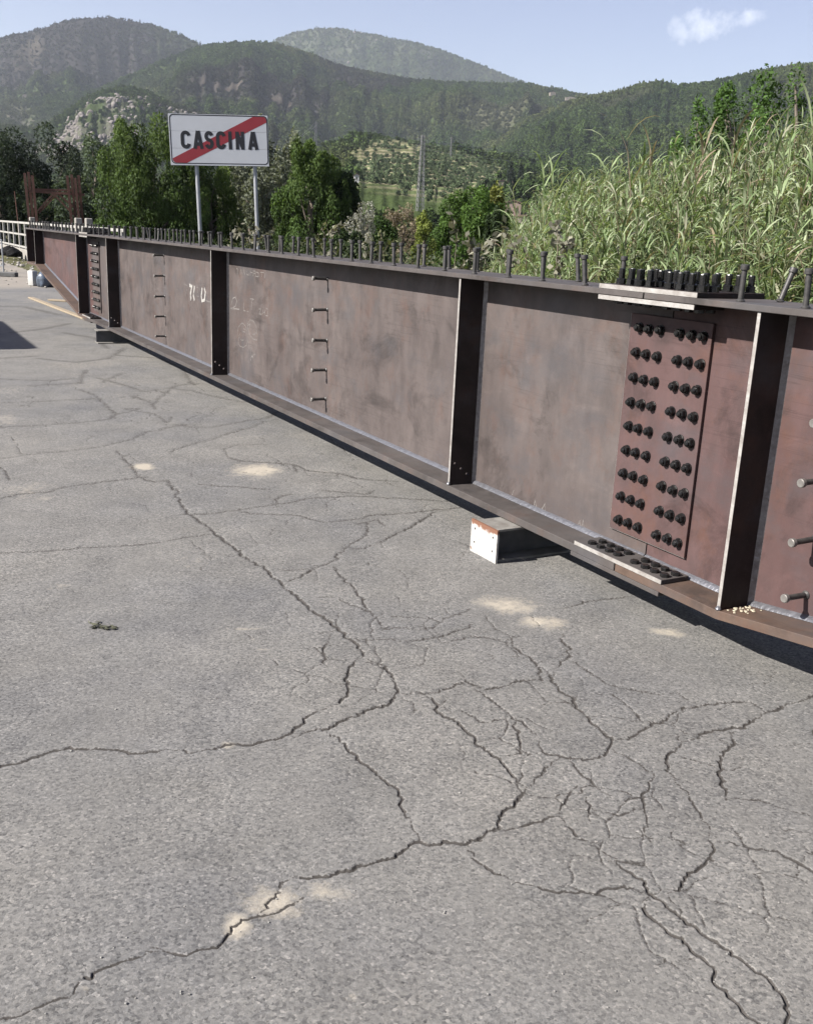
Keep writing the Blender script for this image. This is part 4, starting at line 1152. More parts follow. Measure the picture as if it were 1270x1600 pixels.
for (a, b, mt) in ((UE1, SN - 0.004, 'steel_red'), (SN + 0.004, SF - 0.004, 'steel'), (SF + 0.004, UE3, 'steel_red')):
    us = [a] + [x for x in (UE0, UC, UY, UE2) if a < x < b] + [b]
    poly = [(u, low(u)) for u in us] + [(b, W1), (a, W1)]
    MB(True).prism(poly, WT0, WT1).build('web_plate', MT[mt], girder)
    end = mt == 'steel_red'
    MB(True).box((a, b), (VF0, VF1), (W1 + 0.0005, 1.410)).build('top_flange', MT['steel_flange'], girder, bevel=0.002)
    botp = [(u, low(u) - 0.0005) for u in us] + [(u, low(u) - 0.038) for u in us[::-1]]
    MB(True).prism(botp, VF0, VF1).build('bottom_flange', MT['steel_rust' if end else 'steel_flange'], girder, bevel=0.002)
    # fillet weld between web and bottom flange, both faces
    wb = MB(True)
    for sgn, v in ((-1, WT0), (1, WT1)):
        for i in range(len(us) - 1):
            p, q = us[i], us[i + 1]
            n = max(2, int((q - p) / 0.05))
            prev = None
            for k in range(n + 1):
                u = p + (q - p) * k / n
                s = 0.019 + 0.003 * random.random()
                ring = [(u, v + sgn * -0.004 * sgn, low(u) + 0.0), (u, v + sgn * s * 1.0, low(u) + 0.001), (u, v + sgn * s * 0.62, low(u) + s * 0.62), (u, v, low(u) + s)]
                b_ = len(wb.v)
                for r0 in ring:
                    wb.v.append((r0[0], -r0[1], r0[2]))
                if prev is not None:
                    for m in range(3):
                        wb.f.append([prev + m, prev + m + 1, b_ + m + 1, b_ + m])
                prev = b_
    wb.build('weld_bead', MT['weld'], girder, smooth=True)

# stiffeners: plates across, welded to web and both flanges
STIFF = [(UA, True), (UB, True), (UC, False), (UZ, True), (UY, False), (UE0, False), (UE1 + 0.012, False), (UE2, False), (UE3 - 0.012, False)]
for us_, holes in STIFF:
    lo = low(us_) + 0.0005
    hs = [(0.030, lo + 0.126, 0.0085), (0.072, lo + 0.092, 0.0085), (0.114, lo + 0.058, 0.0085)] if holes else []
    outer = [(0.0, lo), (WT0 - 0.0005, lo), (WT0 - 0.0005, W1 - 0.0005), (0.0, W1 - 0.0005)]
    me = holed_mesh(outer, hs, us_ - 0.008, us_ + 0.008, lambda p, t: (t, p[0], p[1]))
    st = link('stiffener', me, girder, MT['steel_dark'])
    # the flame-cut outer edge of the plate is bright metal
    MB(True).box((us_ - 0.0078, us_ + 0.0078), (-0.0022, -0.0002), (lo + 0.002, W1 - 0.002)).build('cut_edge', MT['cut_edge'], st)
    MB(True).prism([(us_ - 0.008, WT0 - 0.0002), (us_ - 0.026, WT0 - 0.0002), (us_ - 0.008, WT0 - 0.018)], lo + 0.004, W1 - 0.003, 'xy').build('weld_bead', MT['weld_dark'], st)
    bk = MB(True).box((us_ - 0.008, us_ + 0.008), (WT1 + 0.0005, 0.354), (lo, W1 - 0.0005)).build('stiffener', MT['steel_dark'], girder)
    wl_ = MB(True).lathe([(0.010, 0), (0.013, 0.006), (0.008, 0.014), (0.002, 0.018)], 9, (us_ - 0.002, -0.004, lo)).build('weld_blob', MT['weld'], st, smooth=True)

# shear studs on the top flange
sm = MB().lathe([(0.0165, 0.0), (0.0175, 0.004), (0.0125, 0.010), (0.0110, 0.011), (0.0110, 0.117), (0.0165, 0.1185), (0.0172, 0.122), (0.0168, 0.136), (0.0145, 0.138)], 12).mesh('shear_stud', smooth=True)
sm.materials.append(MT['stud'])
sm2 = MB().lathe([(0.0165, 0.0), (0.0175, 0.004), (0.0125, 0.010), (0.0110, 0.011), (0.0110, 0.105), (0.0165, 0.1065), (0.0172, 0.110), (0.0168, 0.122), (0.0145, 0.124)], 12).mesh('web_stud', smooth=True)
sm2.materials.append(MT['stud'])
for p in sm2.polygons:
    pass
sm2.materials.append(MT['stud_end'])
for p in sm2.polygons:
    if p.center.z > 0.107:
        p.material_index = 1
rs = random.Random(3)
k0 = int((UE1 + 0.05) / 0.316) - 1
for k in range(k0, 53):
    for v in (0.06, 0.28):
        u = -0.04 + 0.316 * k + rs.uniform(-0.012, 0.012)
        if u < UE1 + 0.05 or u > UE3 - 0.03:
            continue
        if -1.83 < u < -1.14 or SF - 0.33 < u < SF + 0.33:
            continue
        s = link('shear_stud', sm, girder)
        s.location = (u, -v + rs.uniform(-0.006, 0.006), 1.4095)
        tx, ty = rs.gauss(0, 0.025), rs.gauss(0, 0.025)
        if rs.random() < 0.07:
            ty += rs.choice((-1, 1)) * rs.uniform(0.1, 0.2)
        if abs(u + 1.935) < 0.1 and v > 0.2: tx, ty = -0.05, -0.30   # visibly bent studs
        if abs(u + 0.99) < 0.1 and v < 0.2: tx, ty = 0.0, 0.13
        s.rotation_euler = (tx, ty, rs.uniform(0, 6))
# studs on the web, pointing at the road
for u, ws in ((2.155, (1.257, 1.034, 0.806, 0.584, 0.362)), (6.76, (1.254, 1.027, 0.797, 0.570, 0.343)), (-2.362, (1.25, 1.025, 0.80, 0.575, 0.352))):
    for w in ws:
        s = link('web_stud', sm2, girder)
        s.location = (u + rs.uniform(-0.008, 0.008), -WT0 - 0.0005, w)
        s.rotation_euler = (math.radians(-90) + rs.gauss(0, 0.03), 0, rs.gauss(0, 0.03))

# ---- splices
bolt_me = MB().lathe([(0.023, 0), (0.023, 0.004), (0.0215, 0.0041)], 14).lathe([(0.0205, 0.0042), (0.0205, 0.020), (0.0175, 0.0245)], 6, phase=0.3).lathe([(0.0120, 0.0246), (0.0120, 0.031), (0.0080, 0.0355)], 10).mesh('bolt')
long_me = MB().lathe([(0.022, 0), (0.022, 0.004), (0.021, 0.0041)], 14).lathe([(0.0200, 0.0042), (0.0200, 0.024), (0.018, 0.026)], 6, phase=0.2).lathe([(0.0135, 0.0262), (0.0135, 0.066), (0.0125, 0.069)], 10).mesh('bolt')
flat_me = MB().lathe([(0.020, 0), (0.020, 0.0135), (0.0175, 0.0155)], 6, phase=0.5).mesh('bolt')
for m in (bolt_me, long_me, flat_me):
    m.materials.append(MT['bolt'])


def bolt(me, parent, loc, rot=(0, 0, 0)):
    o = link('bolt', me, parent)
    o.location = loc
    o.rotation_euler = rot


for us_, near in ((SN, True), (SF, False)):
    mt = 'steel_red' if near else 'steel'
    wp = MB(True).box((us_ - 0.252, us_ + 0.246), (WT0 - 0.0165, WT0 - 0.0005), (0.302, 1.307)).build('splice_plate', MT[mt], girder, bevel=0.0015)
    MB(True).box((us_ - 0.2522, us_ + 0.2462), (WT0 - 0.0160, WT0 - 0.0010), (0.3008, 0.3015)).build('cut_edge', MT['cut_edge'], wp)
    MB(True).box((us_ + 0.2463, us_ + 0.2470), (WT0 - 0.0160, WT0 - 0.0010), (0.303, 1.306)).build('cut_edge', MT['cut_edge'], wp)
    for i in range(9):
        for du in (0.180, 0.115, 0.045, -0.078, -0.145, -0.212):
            bolt(bolt_me, wp, (us_ + du + rs.uniform(-0.002, 0.002), -(WT0 - 0.0166), 1.249 - i * 0.111 + rs.uniform(-0.002, 0.002)), (math.radians(-90), rs.uniform(0, 1), 0))
    MB(True).box((us_ - 0.252, us_ + 0.246), (WT1 + 0.0005, WT1 + 0.0165), (0.302, 1.307)).build('splice_plate', MT[mt], girder)
    # top flange: one cover plate above, two below
    tp = MB(True).box((us_ - 0.305, us_ + 0.295), (VF0 + 0.004, VF1 - 0.004), (1.4108, 1.432)).build('splice_plate', MT['steel_dark'], girder, bevel=0.0015)
    MB(True).box((us_ - 0.304, us_ + 0.294), (VF0 + 0.0025, VF0 + 0.0038), (1.4118, 1.431)).build('cut_edge', MT['cut_edge'], tp)
    for du in (0.215, 0.155, 0.096, 0.034, -0.085, -0.148, -0.212, -0.272):
        for v in (0.045, 0.105, 0.245, 0.310):
            bolt(long_me, tp, (us_ + du + rs.uniform(-0.003, 0.003), -v + rs.uniform(-0.003, 0.003), 1.4321), (rs.uniform(-0.02, 0.02), rs.uniform(-0.02, 0.02), rs.uniform(0, 1)))
    for (v0, v1) in ((VF0, 0.152), (0.202, VF1)):
        lp = MB(True).box((us_ - 0.300, us_ + 0.290), (v0, v1), (1.3640, 1.3842)).build('splice_plate', MT['steel_dark'], girder, bevel=0.0015)
        if v0 < 0:
            MB(True).box((us_ - 0.299, us_ + 0.289), (v0 - 0.0015, v0 - 0.0002), (1.3648, 1.3835)).build('cut_edge', MT['cut_edge'], lp)
            for du in (0.215, 0.155, 0.096, 0.034, -0.085, -0.148, -0.212, -0.272):
                for v in (0.045, 0.105):
                    bolt(flat_me, lp, (us_ + du, -v, 1.3638), (math.pi, 0, rs.uniform(0, 1)))
    # bottom flange: two plates on top, one below
    for (v0, v1) in ((VF0 - 0.004, 0.140), (0.212, VF1 + 0.002)):
        bp = MB(True).box((us_ - 0.305, us_ + 0.290), (v0, v1), (W0 + 0.0008, W0 + 0.021)).build('splice_plate', MT['steel_dark' if not near else 'steel_flange'], girder, bevel=0.0015)
        if v0 < 0:
            MB(True).box((us_ - 0.304, us_ + 0.289), (v0 - 0.0013, v0 - 0.0002), (W0 + 0.002, W0 + 0.020)).build('cut_edge', MT['cut_edge'], bp)
        for du in (0.212, 0.152, 0.094, 0.032, -0.085, -0.150, -0.214, -0.276):
            for v in ((0.028, 0.088) if v0 < 0 else (0.27, 0.33)):
                bolt(flat_me, bp, (us_ + du + rs.uniform(-0.003, 0.003), -v, W0 + 0.0211), (0, 0, rs.uniform(0, 1)))
    MB(True).box((us_ - 0.290, us_ + 0.318), (VF0, VF1), (0.1605, 0.1812)).build('splice_plate', MT['steel_flange'], girder, bevel=0.0015)

# ---- chalk marks and writing on the web (thin strokes 0.6 mm proud)
def ribbon(mb, pts, w, plane, z0, z1):
    P = [Vector(p) for p in pts]
    n = len(P)
    Lf, Rt = [], []
    for i in range(n):
        a, b = P[max(i - 1, 0)], P[min(i + 1, n - 1)]
        if i in (0, n - 1):
            t = (b - a).normalized()
            nn = Vector((-t.y, t.x)) * w / 2
        else:
            t0, t1 = (P[i] - a).normalized(), (b - P[i]).normalized()
            bis = t0 + t1
            if bis.length < 1e-4:
                bis = t0
            bis.normalize()
            nn = Vector((-bis.y, bis.x))
            k = max(0.45, nn.dot(Vector((-t0.y, t0.x))))
            nn = nn * (w / 2 / k)
        Lf.append(P[i] + nn)
        Rt.append(P[i] - nn)
    for i in range(n - 1):
        q = [Lf[i], Rt[i], Rt[i + 1], Lf[i + 1]]
        b_ = len(mb.v)
        for z in (z0, z1):
            for p in q:
                mb.v.append(plane(p, z))
        mb.f += [[b_, b_ + 1, b_ + 2, b_ + 3], [b_ + 7, b_ + 6, b_ + 5, b_ + 4]] + [[b_ + m, b_ + (m + 1) % 4, b_ + 4 + (m + 1) % 4, b_ + 4 + m] for m in range(4)]


groups = {'bold': MB(), 'thin': MB()}
for w, pts in CHALK:
    P = [Vector(p) for p in pts]
    Q = []
    for a, b in zip(P, P[1:]):       # hand-drawn wobble
        n = max(1, int((b - a).length / 0.03))
        for k in range(n):
            Q.append(a + (b - a) * k / n + Vector((rs.uniform(-1, 1), rs.uniform(-1, 1))) * 0.0025)
    Q.append(P[-1])
    ribbon(groups['bold' if w > 0.025 else 'thin'], Q, w * (0.8 if w < 0.02 else 1), lambda p, z: (p[0], z, p[1]), -(WT0 - 0.0006), -(WT0 - 0.0001))
o = groups['bold'].build('chalk_writing', MT['chalk_bold'], girder)
o['label'] = 'thick white chalk figures beside the middle stiffener'
o = groups['thin'].build('chalk_writing', MT['chalk'], girder)
o['label'] = 'faint chalk writing and doodles on the web plate'

# ------------------------------------------------------------------ things the girder lies on
def beam_offcut(name, u, v0, length, hgt, wid, mat_end, label, endplate, yaw=0.0):
    root = empty(name, W(u, v0), TH + yaw)
    tag(root, label, 'support beam', 'beam offcuts propping the girder')
    hw = wid / 2
    MB(True).box((-hw, hw), (0.012, length), (0.0, 0.012)).build('bottom_flange', MT['offcut_flange'], root, bevel=0.001)
    MB(True).box((-hw, hw), (0.012, length), (hgt - 0.012, hgt)).build('top_flange', MT['offcut_flange'], root, bevel=0.001)
    MB(True).box((-0.005, 0.005), (0.012, length), (0.0125, hgt - 0.0125)).build('web', MT['offcut'], root)
    if endplate:
        pw = 0.123
        outer = [(-pw, 0.001), (pw, 0.001), (pw, hgt + 0.002), (-pw, hgt + 0.002)]
        hs = [(sx, sz, 0.0075) for sx in (-0.085, 0.085) for sz in (0.058, 0.132)]
        me = holed_mesh(outer, hs, 0.0, 0.0115, lambda p, t: (p[0], t, p[1]))
        link('end_plate', me, root, MT['white_rust'])
    return root


beam_offcut('support_beam', -0.645, -0.165, 0.72, 0.176, 0.20, 'white_rust', 'short beam offcut with chipped white end plate propping the near part of the girder', True)
beam_offcut('support_beam', 9.12, -0.17, 0.70, 0.176, 0.20, 'white_rust', 'short bare I-beam offcut propping the far part of the girder', False)
beam_offcut('support_beam', -6.6, -0.17, 0.70, 0.176, 0.20, 'white_rust', 'short bare I-beam offcut lying under the raised near end of the girder', False)
blk = empty('timber_block', W(-6.6, 0.1), TH)
tag(blk, 'stacked timber blocking under the raised near end of the girder', 'timber block')
for i in range(5):
    MB(True).box((-0.15, 0.15), (-0.1, 0.25), (0.178 + i * 0.111, 0.178 + i * 0.111 + 0.109)).build('timber', MT['plank'], blk, bevel=0.004)

# crumbs of cream foam at the foot of the near stiffener
fb = MB(True)
for i in range(34):
    c = (UC - 0.02 - rs.uniform(0, 0.085), 0.045 + rs.gauss(0.045, 0.028), 0)
    r = rs.uniform(0.003, 0.008)
    z = low(max(c[0], -6)) + 0.0008
    c = (c[0], min(max(c[1], 0.0), 0.15), z)
    fb.lathe([(r * 0.9, 0), (r, r * 0.25), (r * 0.6, r * 0.6)], 6, c, phase=rs.uniform(0, 3))
co = link('foam_crumbs', fb.mesh('foam_crumbs'), None, MT['foam'])
co.location = GO
co.rotation_euler = (0, 0, TH)
tag(co, 'cream crumbs scattered on the lower flange at the foot of the nearest stiffener', 'debris', kind='stuff')

# ------------------------------------------------------------------ town sign
def cascina_sign():
    base = Vector((-2.72, 14.33, 0))
    root = empty('town_sign', base, math.radians(11.0))
    root.rotation_euler = (0, math.radians(-2.3), math.radians(11.0))     # the sign leans a little
    tag(root, 'white end-of-town sign CASCINA with diagonal red bar on two grey posts', 'road sign')
    Wd, Hh, zb = 1.335, 0.662, 2.405
    x0 = -Wd / 2 + 0.03
    # three horizontal extruded planks
    for i in range(3):
        MB().box((x0, x0 + Wd), (0, 0.028), (zb + i * Hh / 3 + 0.0012, zb + (i + 1) * Hh / 3 - 0.0012)).build('sign_panel', MT['sign_white'], root, bevel=0.0012)
    s = Wd / 835.0
    def P(px, py):
        return (x0 + (px - 215) * s, zb + Hh - (py - 98) * Hh / 422.0)
    # rounded border line
    def rrect(a, b, c, d, r, n=7):
        pts = []
        for cx, cy, a0 in ((c - r, d - r, 0), (a + r, d - r, 90), (a + r, b + r, 180), (c - r, b + r, 270)):
            for k in range(n + 1):
                t = math.radians(a0 + 90 * k / n)
                pts.append((cx + r * math.cos(t), cy + r * math.sin(t)))
        return pts
    o_, i_ = rrect(*P(222, 506), *P(1046, 102), 0.050), rrect(*P(230, 499), *P(1038, 110), 0.042)
    bd = MB()
    n = len(o_)
    vs = [(p[0], y, p[1]) for y in (-0.0012, 0.0) for p in o_ + i_]
    fs = []
    for k in range(n):
        j = (k + 1) % n
        fs += [(k, j, n + j, n + k), (2 * n + k, 3 * n + k, 3 * n + j, 2 * n + j), (k, 2 * n + k, 2 * n + j, j), (n + k, n + j, 3 * n + j, 3 * n + k)]
    bd.add(vs, fs).build('border', MT['sign_black'], root)
    st = MB().prism([P(*q) for q in ((234, 462), (1, 1))][:1] + [P(*q) for q in ((234, 478), (242, 491), (256, 498), (352, 499), (1038, 156), (1037, 132), (1029, 117), (1014, 110), (925, 110))], -0.0010, -0.0001)
    st.build('red_bar', MT['sign_red'], root)
    # letters as broad strokes
    h = 150
    def letter(ch, xa, xb, yt=234, yb=382):
        w, hh = xb - xa, yb - yt
        t = 29.0
        cx, cy = (xa + xb) / 2, (yt + yb) / 2
        def arc(cx, cy, rx, ry, a0, a1, n=9):
            return [(cx + rx * math.cos(math.radians(a0 + (a1 - a0) * k / n)), cy - ry * math.sin(math.radians(a0 + (a1 - a0) * k / n))) for k in range(n + 1)]
        rx = w / 2 - t / 2
        strokes = []
        if ch == 'C':
            ry = rx * 1.1
            strokes = [arc(cx, yt + t / 2 + ry, rx, ry, 8, 180) + arc(cx, yb - t / 2 - ry, rx, ry, 180, 352)]
        elif ch == 'S':
            ry = (hh - t) / 4
            strokes = [arc(cx, yt + t / 2 + ry, rx, ry, 15, 250, 12) + arc(cx, yb - t / 2 - ry, rx, ry, 70, -165, 12)]
        elif ch == 'I':
            strokes = [[(cx, yt), (cx, yb)]]
        elif ch == 'N':
            strokes = [[(xa + t / 2, yb), (xa + t / 2, yt)], [(xa + t / 2, yt + t * 0.2), (xb - t / 2, yb - t * 0.2)], [(xb - t / 2, yb), (xb - t / 2, yt)]]
        elif ch == 'A':
            strokes = [[(xa + t * 0.45, yb), (cx - 2, yt)], [(cx + 2, yt), (xb - t * 0.45, yb)], [(xa + 20, yb - hh * 0.27), (xb - 20, yb - hh * 0.27)]]
        mb = MB()
        for i, q in enumerate(strokes):
            ribbon(mb, [P(*p) for p in q], t * s, lambda p, z: (p[0], z, p[1]), -0.0022 - 0.0001 * i, -0.0004)
        return mb.build('letter', MT['sign_black'], root)
    for ch, a, b in zip('CASCINA', (308, 411, 508, 604, 708, 770, 876), (392, 497, 584, 688, 740, 844, 962)):
        letter(ch, a, b)
    for px in (430, 928):
        x = P(px, 0)[0]
        p = MB().tube([(x, 0.06, -0.3), (x, 0.06, zb + Hh - 0.03)], 0.028, 14).build('post', MT['galv'], root, smooth=True)
        MB().tube([(x, 0.06, zb + Hh - 0.03), (x, 0.06, zb + Hh - 0.015)], [0.030, 0.022], 14).build('cap', MT['alu'], p, smooth=True)
        for zz in (zb + 0.10, zb + Hh - 0.10):
            MB().box((x - 0.045, x + 0.045), (0.0285, 0.092), (zz - 0.02, zz + 0.02)).build('clamp', MT['alu'], p, bevel=0.003)
    for zz in (zb + 0.10, zb + Hh - 0.10):
        MB().box((x0 + 0.02, x0 + Wd - 0.02), (0.0283, 0.034), (zz - 0.018, zz + 0.018)).build('back_rail', MT['alu'], root)


cascina_sign()

# ------------------------------------------------------------------ bridge parapet: kerb, posts, three rails, pilasters
par = empty('bridge_railing', W(40, 3.3), TH)
tag(par, 'white bridge railing with slim posts on a pale concrete kerb beyond the girder end', 'railing')
uo = 40
MB(True).box((-17.6, 21), (-0.10, 0.28), (-0.12, 0.30)).build('kerb', MT['concrete'], par, bevel=0.015)
for i, (w, h) in enumerate(((1.42, 0.085), (0.93, 0.075), (0.42, 0.075))):
    MB(True).box((-17.5, 21), (-0.035, 0.035), (w - h, w)).build('rail', MT['rail_white'], par, bevel=0.008)
pm = MB().box((-0.06, 0.06), (-0.05, 0.05), (0.301, 1.40)).mesh('post', bevel=0.008)
pm.materials.append(MT['rail_white'])
for k in range(22):
    p = link('post', pm, par)
    p.location = (-17.3 + 1.78 * k, 0, 0)
for du, hh in ((-1.4, 1.62), (-11.14, 1.66), (-12.8, 1.66)):
    MB(True).box((du - 0.11, du + 0.11), (-0.09, 0.11), (-0.1, hh)).build('pilaster', MT['concrete'], par, bevel=0.02)

# lumpy bag; its black copies paint the shade in the gap under the railing
def lump_bag(name, loc, rx, ry, rz, mat, seed, knot=True):
    bm = bmesh.new()
    bmesh.ops.create_icosphere(bm, subdivisions=3, radius=1.0)
    rg = np.random.default_rng(seed)
    co = np.array([v.co[:] for v in bm.verts])
    f = 1 + 0.55 * (fbm(co[:, 0] * 2.1 + 5 + seed, co[:, 1] * 2.1 + co[:, 2] * 1.7, 3, seed) - 0.5)
    for v, k in zip(bm.verts, f):
        z = v.co.z
        v.co *= k
        if z < -0.35:
            v.co.z = -0.62
        v.co = Vector((v.co.x * rx, v.co.y * ry, (v.co.z + 0.62) * rz / 1.6))
        if z > 0.75 and knot:
            v.co.x *= 0.55; v.co.y *= 0.55; v.co.z += rz * 0.18
    me = bpy.data.meshes.new(name)
    bm.to_mesh(me); bm.free()
    me.polygons.foreach_set('use_smooth', np.ones(len(me.polygons), dtype=bool))
    o = link(name, me, None, mat)
    o.location = loc
    return o


b1 = lump_bag('rubbish_bag', W(20.9, 1.02), 0.22, 0.20, 0.42, MT['bag'], 3)
tag(b1, 'blue grey knotted plastic bag on the ground behind the far end of the girder', 'bag')
for (u, v, rx, rz, sd_, lb) in ((41.4, 2.75, 0.48, 0.34, 5, 'larger black lump painting the shaded gap at the foot of the white railing'), (40.2, 2.72, 0.30, 0.30, 8, 'smaller black lump painting the shaded gap right of the larger one by the white railing')):
    o = lump_bag('shade_lump', W(u, v), rx, 0.35, rz, MT['shade_black'], sd_)
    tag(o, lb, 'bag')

# white jerrycan standing behind the girder end
jc = empty('white_canister', W(21.3, 0.78), TH + 0.5)
tag(jc, 'tall white plastic canister standing beside the blue grey bag', 'canister')
MB().box((-0.10, 0.10), (-0.08, 0.08), (0, 0.36)).build('body', MT['white_plastic'], jc, bevel=0.025, smooth=True, segs=2)
MB().lathe([(0.03, 0.36), (0.03, 0.39), (0.024, 0.395)], 10, (0.05, 0, 0)).build('cap', MT['white_plastic'], jc)
MB().tube([(-0.07, 0, 0.358), (-0.06, 0, 0.41), (0.0, 0, 0.415), (0.01, 0, 0.358)], 0.013, 8).build('handle', MT['white_plastic'], jc, smooth=True)

# fence panel in a concrete foot at the left edge
fp = empty('site_fence', W(25.0, 0.55), TH + math.radians(62))
tag(fp, 'galvanised site fence panel standing in a grey concrete foot at the left edge', 'fence panel')
MB().box((-0.36, 0.36), (-0.12, 0.12), (0, 0.13)).build('concrete_foot', MT['concrete_grey'], fp, bevel=0.02)
for x in (0.0, 2.2):
    MB().tube([(x, 0, 0.131 if x == 0 else 0.05), (x, 0, 1.0)], 0.021, 10).build('post', MT['galv'], fp, smooth=True)
for z in (0.3, 0.98):
    MB().tube([(0.02, 0, z), (2.18, 0, z)], 0.016, 8).build('rail', MT['galv'], fp, smooth=True)
wm = MB().tube([(0, 0, 0.31), (0, 0, 0.97)], 0.006, 6).mesh('bar')
wm.materials.append(MT['galv'])
for k in range(1, 18):
    o = link('bar', wm, fp); o.location = (k * 0.12, 0, 0)

# planks along the far end
def plank(a, b, w, t, lb):
    p, q = W(*a), W(*b)
    d = q - p
    o = empty('timber_plank', p, math.atan2(d.y, d.x))
    o.rotation_euler = (0, 0, math.atan2(d.y, d.x))
    me = MB().box((0, d.length), (-w / 2, w / 2), (0.004, t + 0.004)).mesh('timber_plank', bevel=0.003)
    bpy.data.objects.remove(o)
    o = link('timber_plank', me, None, MT['plank'])
    o.location = p
    o.rotation_euler = (0, 0, math.atan2(d.y, d.x))
    tag(o, lb, 'plank')


plank((17.1, 0.125), (12.2, 0.345), 0.10, 0.028, 'long pale timber batten lying along the road under the far taper of the girder')
plank((16.55, 0.42), (16.25, 0.72), 0.16, 0.03, 'short pale board lying behind the long batten at the far taper')

# rusty trestle of channel posts beyond the railing
def trestle():
    def at(azp, z, D=47.0):
        return Vector((D * math.sin(azp), D * math.cos(azp), z))
    aL, aR = math.radians(-20.85), math.radians(-18.55)
    root = empty('rusty_trestle', at((aL + aR) / 2, 0), -(aL + aR) / 2)
    tag(root, 'rusty steel trestle of clustered channel posts with cross beam and knee braces', 'trestle')
    half = 47 * math.sin((aR - aL) / 2)
    for side, xs in ((-1, (-0.17, -0.02, 0.13)), (1, (-0.34, -0.16, -0.02, 0.13))):
        for i, dx in enumerate(xs):
            x = side * half + dx
            top = 3.42 + 0.08 * math.sin(i * 2.3)
            lean = 0.16 if side < 0 else 0.18
            m = MB()
            for (a, b) in (((-0.055, 0.055), (0, 0.012)), ((-0.055, -0.043), (0.012, 0.07)), ((0.043, 0.055), (0.012, 0.07))):
                vs = []
                for z in (-0.3, top):
                    sh = lean * (1 - (z + 0.3) / (top + 0.3))
                    vs += [(x + sh + p, q + 0.18 * (i % 2), z) for q in b for p in a]
                m.add(vs, [(0, 2, 3, 1), (4, 5, 7, 6), (0, 1, 5, 4), (2, 6, 7, 3), (0, 4, 6, 2), (1, 3, 7, 5)])
            m.build('channel_post', MT['rust'], root)
    MB().bar((-half - 0.2, 0.10, 2.70), (half + 0.35, 0.10, 2.66), 0.1, 0.10).build('cross_beam', MT['rust'], root)
    MB().bar((-half + 0.1, 0.30, 2.78), (half - 0.2, 0.30, 2.82), 0.08, 0.08).build('cross_beam', MT['rust'], root)
    for (p, q) in (((-half + 0.28, 0.06, 1.9), (-half + 0.95, 0.06, 2.65)), ((-half + 0.3, 0.24, 1.8), (-half + 1.1, 0.24, 2.65)), ((half - 0.15, 0.06, 1.8), (half - 0.95, 0.06, 2.65)), ((half + 0.15, 0.24, 1.9), (half - 0.75, 0.24, 2.65))):
        MB().bar(p, q, 0.075, 0.075).build('knee_brace', MT['rust'], root)


trestle()
rod = MB().tube([(-21.2, 53.8, -0.2), (-21.22, 53.8, 1.6), (-21.3, 53.8, 2.9)], [0.03, 0.026, 0.02], 8).build('rusty_rod', MT['rust'])
tag(rod, 'thin rusty rod standing upright behind the white railing at far left', 'rod')

# ------------------------------------------------------------------ lattice masts and cables
def tz(az, r):
    return float(terrain(az, r)[0])


def pos(az, r, dz=0.0):
    return Vector((r * math.sin(math.radians(az)), r * math.cos(math.radians(az)), max(tz(az, r), 0) + dz))


def mast(az, r, H, wb, wt, label, arms):
    p = pos(az, r, -0.5)
    root = empty('lattice_mast', p, math.radians(-az + 20))
    tag(root, label, 'pylon', 'lattice pylons')
    def corner(i, z):
        w = wb + (wt - wb) * z / H
        return Vector(((-1, 1, 1, -1)[i] * w / 2, (-1, -1, 1, 1)[i] * w / 2, z))
    for i in range(4):
        MB().bar(corner(i, 0), corner(i, H), 0.15).build('leg', MT['pylon'], root)
    m = MB()
    n = 15
    for k in range(n):
        z0, z1 = H * k / n, H * (k + 1) / n
        for i in range(4):
            j = (i + 1) % 4
            m.bar(corner(i, z0), corner(j, z1), 0.085)
            m.bar(corner(j, z0), corner(i, z1), 0.085)
    m.build('bracing', MT['pylon'], root)
    tips = []
    for zf, L in arms:
        a = MB().bar((-L, 0, H * zf), (L, 0, H * zf), 0.12).bar((-L, 0, H * zf), (0, 0, H * zf + 0.9), 0.07).bar((L, 0, H * zf), (0, 0, H * zf + 0.9), 0.07)
        for sx in (-L, L):
            a.bar((sx, 0, H * zf), (sx, 0, H * zf - 0.8), 0.12)
        a.build('cross_arm', MT['pylon'], root)
        c, s_ = math.cos(root.rotation_euler.z), math.sin(root.rotation_euler.z)
        tips += [p + Vector((c * sx, s_ * sx, H * zf - 0.8)) for sx in (-L, L)]
    return tips


t1 = mast(-0.02, 300, 21.4, 1.9, 0.75, 'tall grey lattice pylon standing before the olive terraces', ((0.96, 1.5), (0.86, 1.8)))
t2 = mast(-5.88, 1600, 46, 4.2, 1.6, 'small far lattice pylon on the wooded slope right of the sign', ((0.95, 3.0), (0.82, 3.6)))
t3 = mast(1.54, 760, 15, 0.9, 0.45, 'short thin pylon on the olive slope right of the tall pylon', ((0.95, 1.0),))


def cable(a, b, sag, lb, rad):
    pts = []
    for k in range(25):
        t = k / 24
        p = a.lerp(b, t)
        p.z -= sag * 4 * t * (1 - t)
        pts.append(p)
    o = MB().tube(pts, rad, 5).build('power_cable', MT['cable'])
    tag(o, lb, 'cable', 'thin power cables across the valley')


far_r = pos(14, 900, 40)
for i in (0, 1, 2):
    b = far_r + Vector((0, 6 * i, 9 * (i % 2) - 4 * i))
    cable(t1[i], b, 9, ('upper left', 'upper right', 'lower')[i] + ' thin cable from the tall lattice pylon towards the right hill', 0.035)
fl = pos(-11, 1100, 60)
for i in (0, 1):
    cable(fl + Vector((0, 0, 5 * i)), t2[i], 25, ('lower', 'upper')[i] + ' thin cable running past the sign to the far pylon', 0.10)

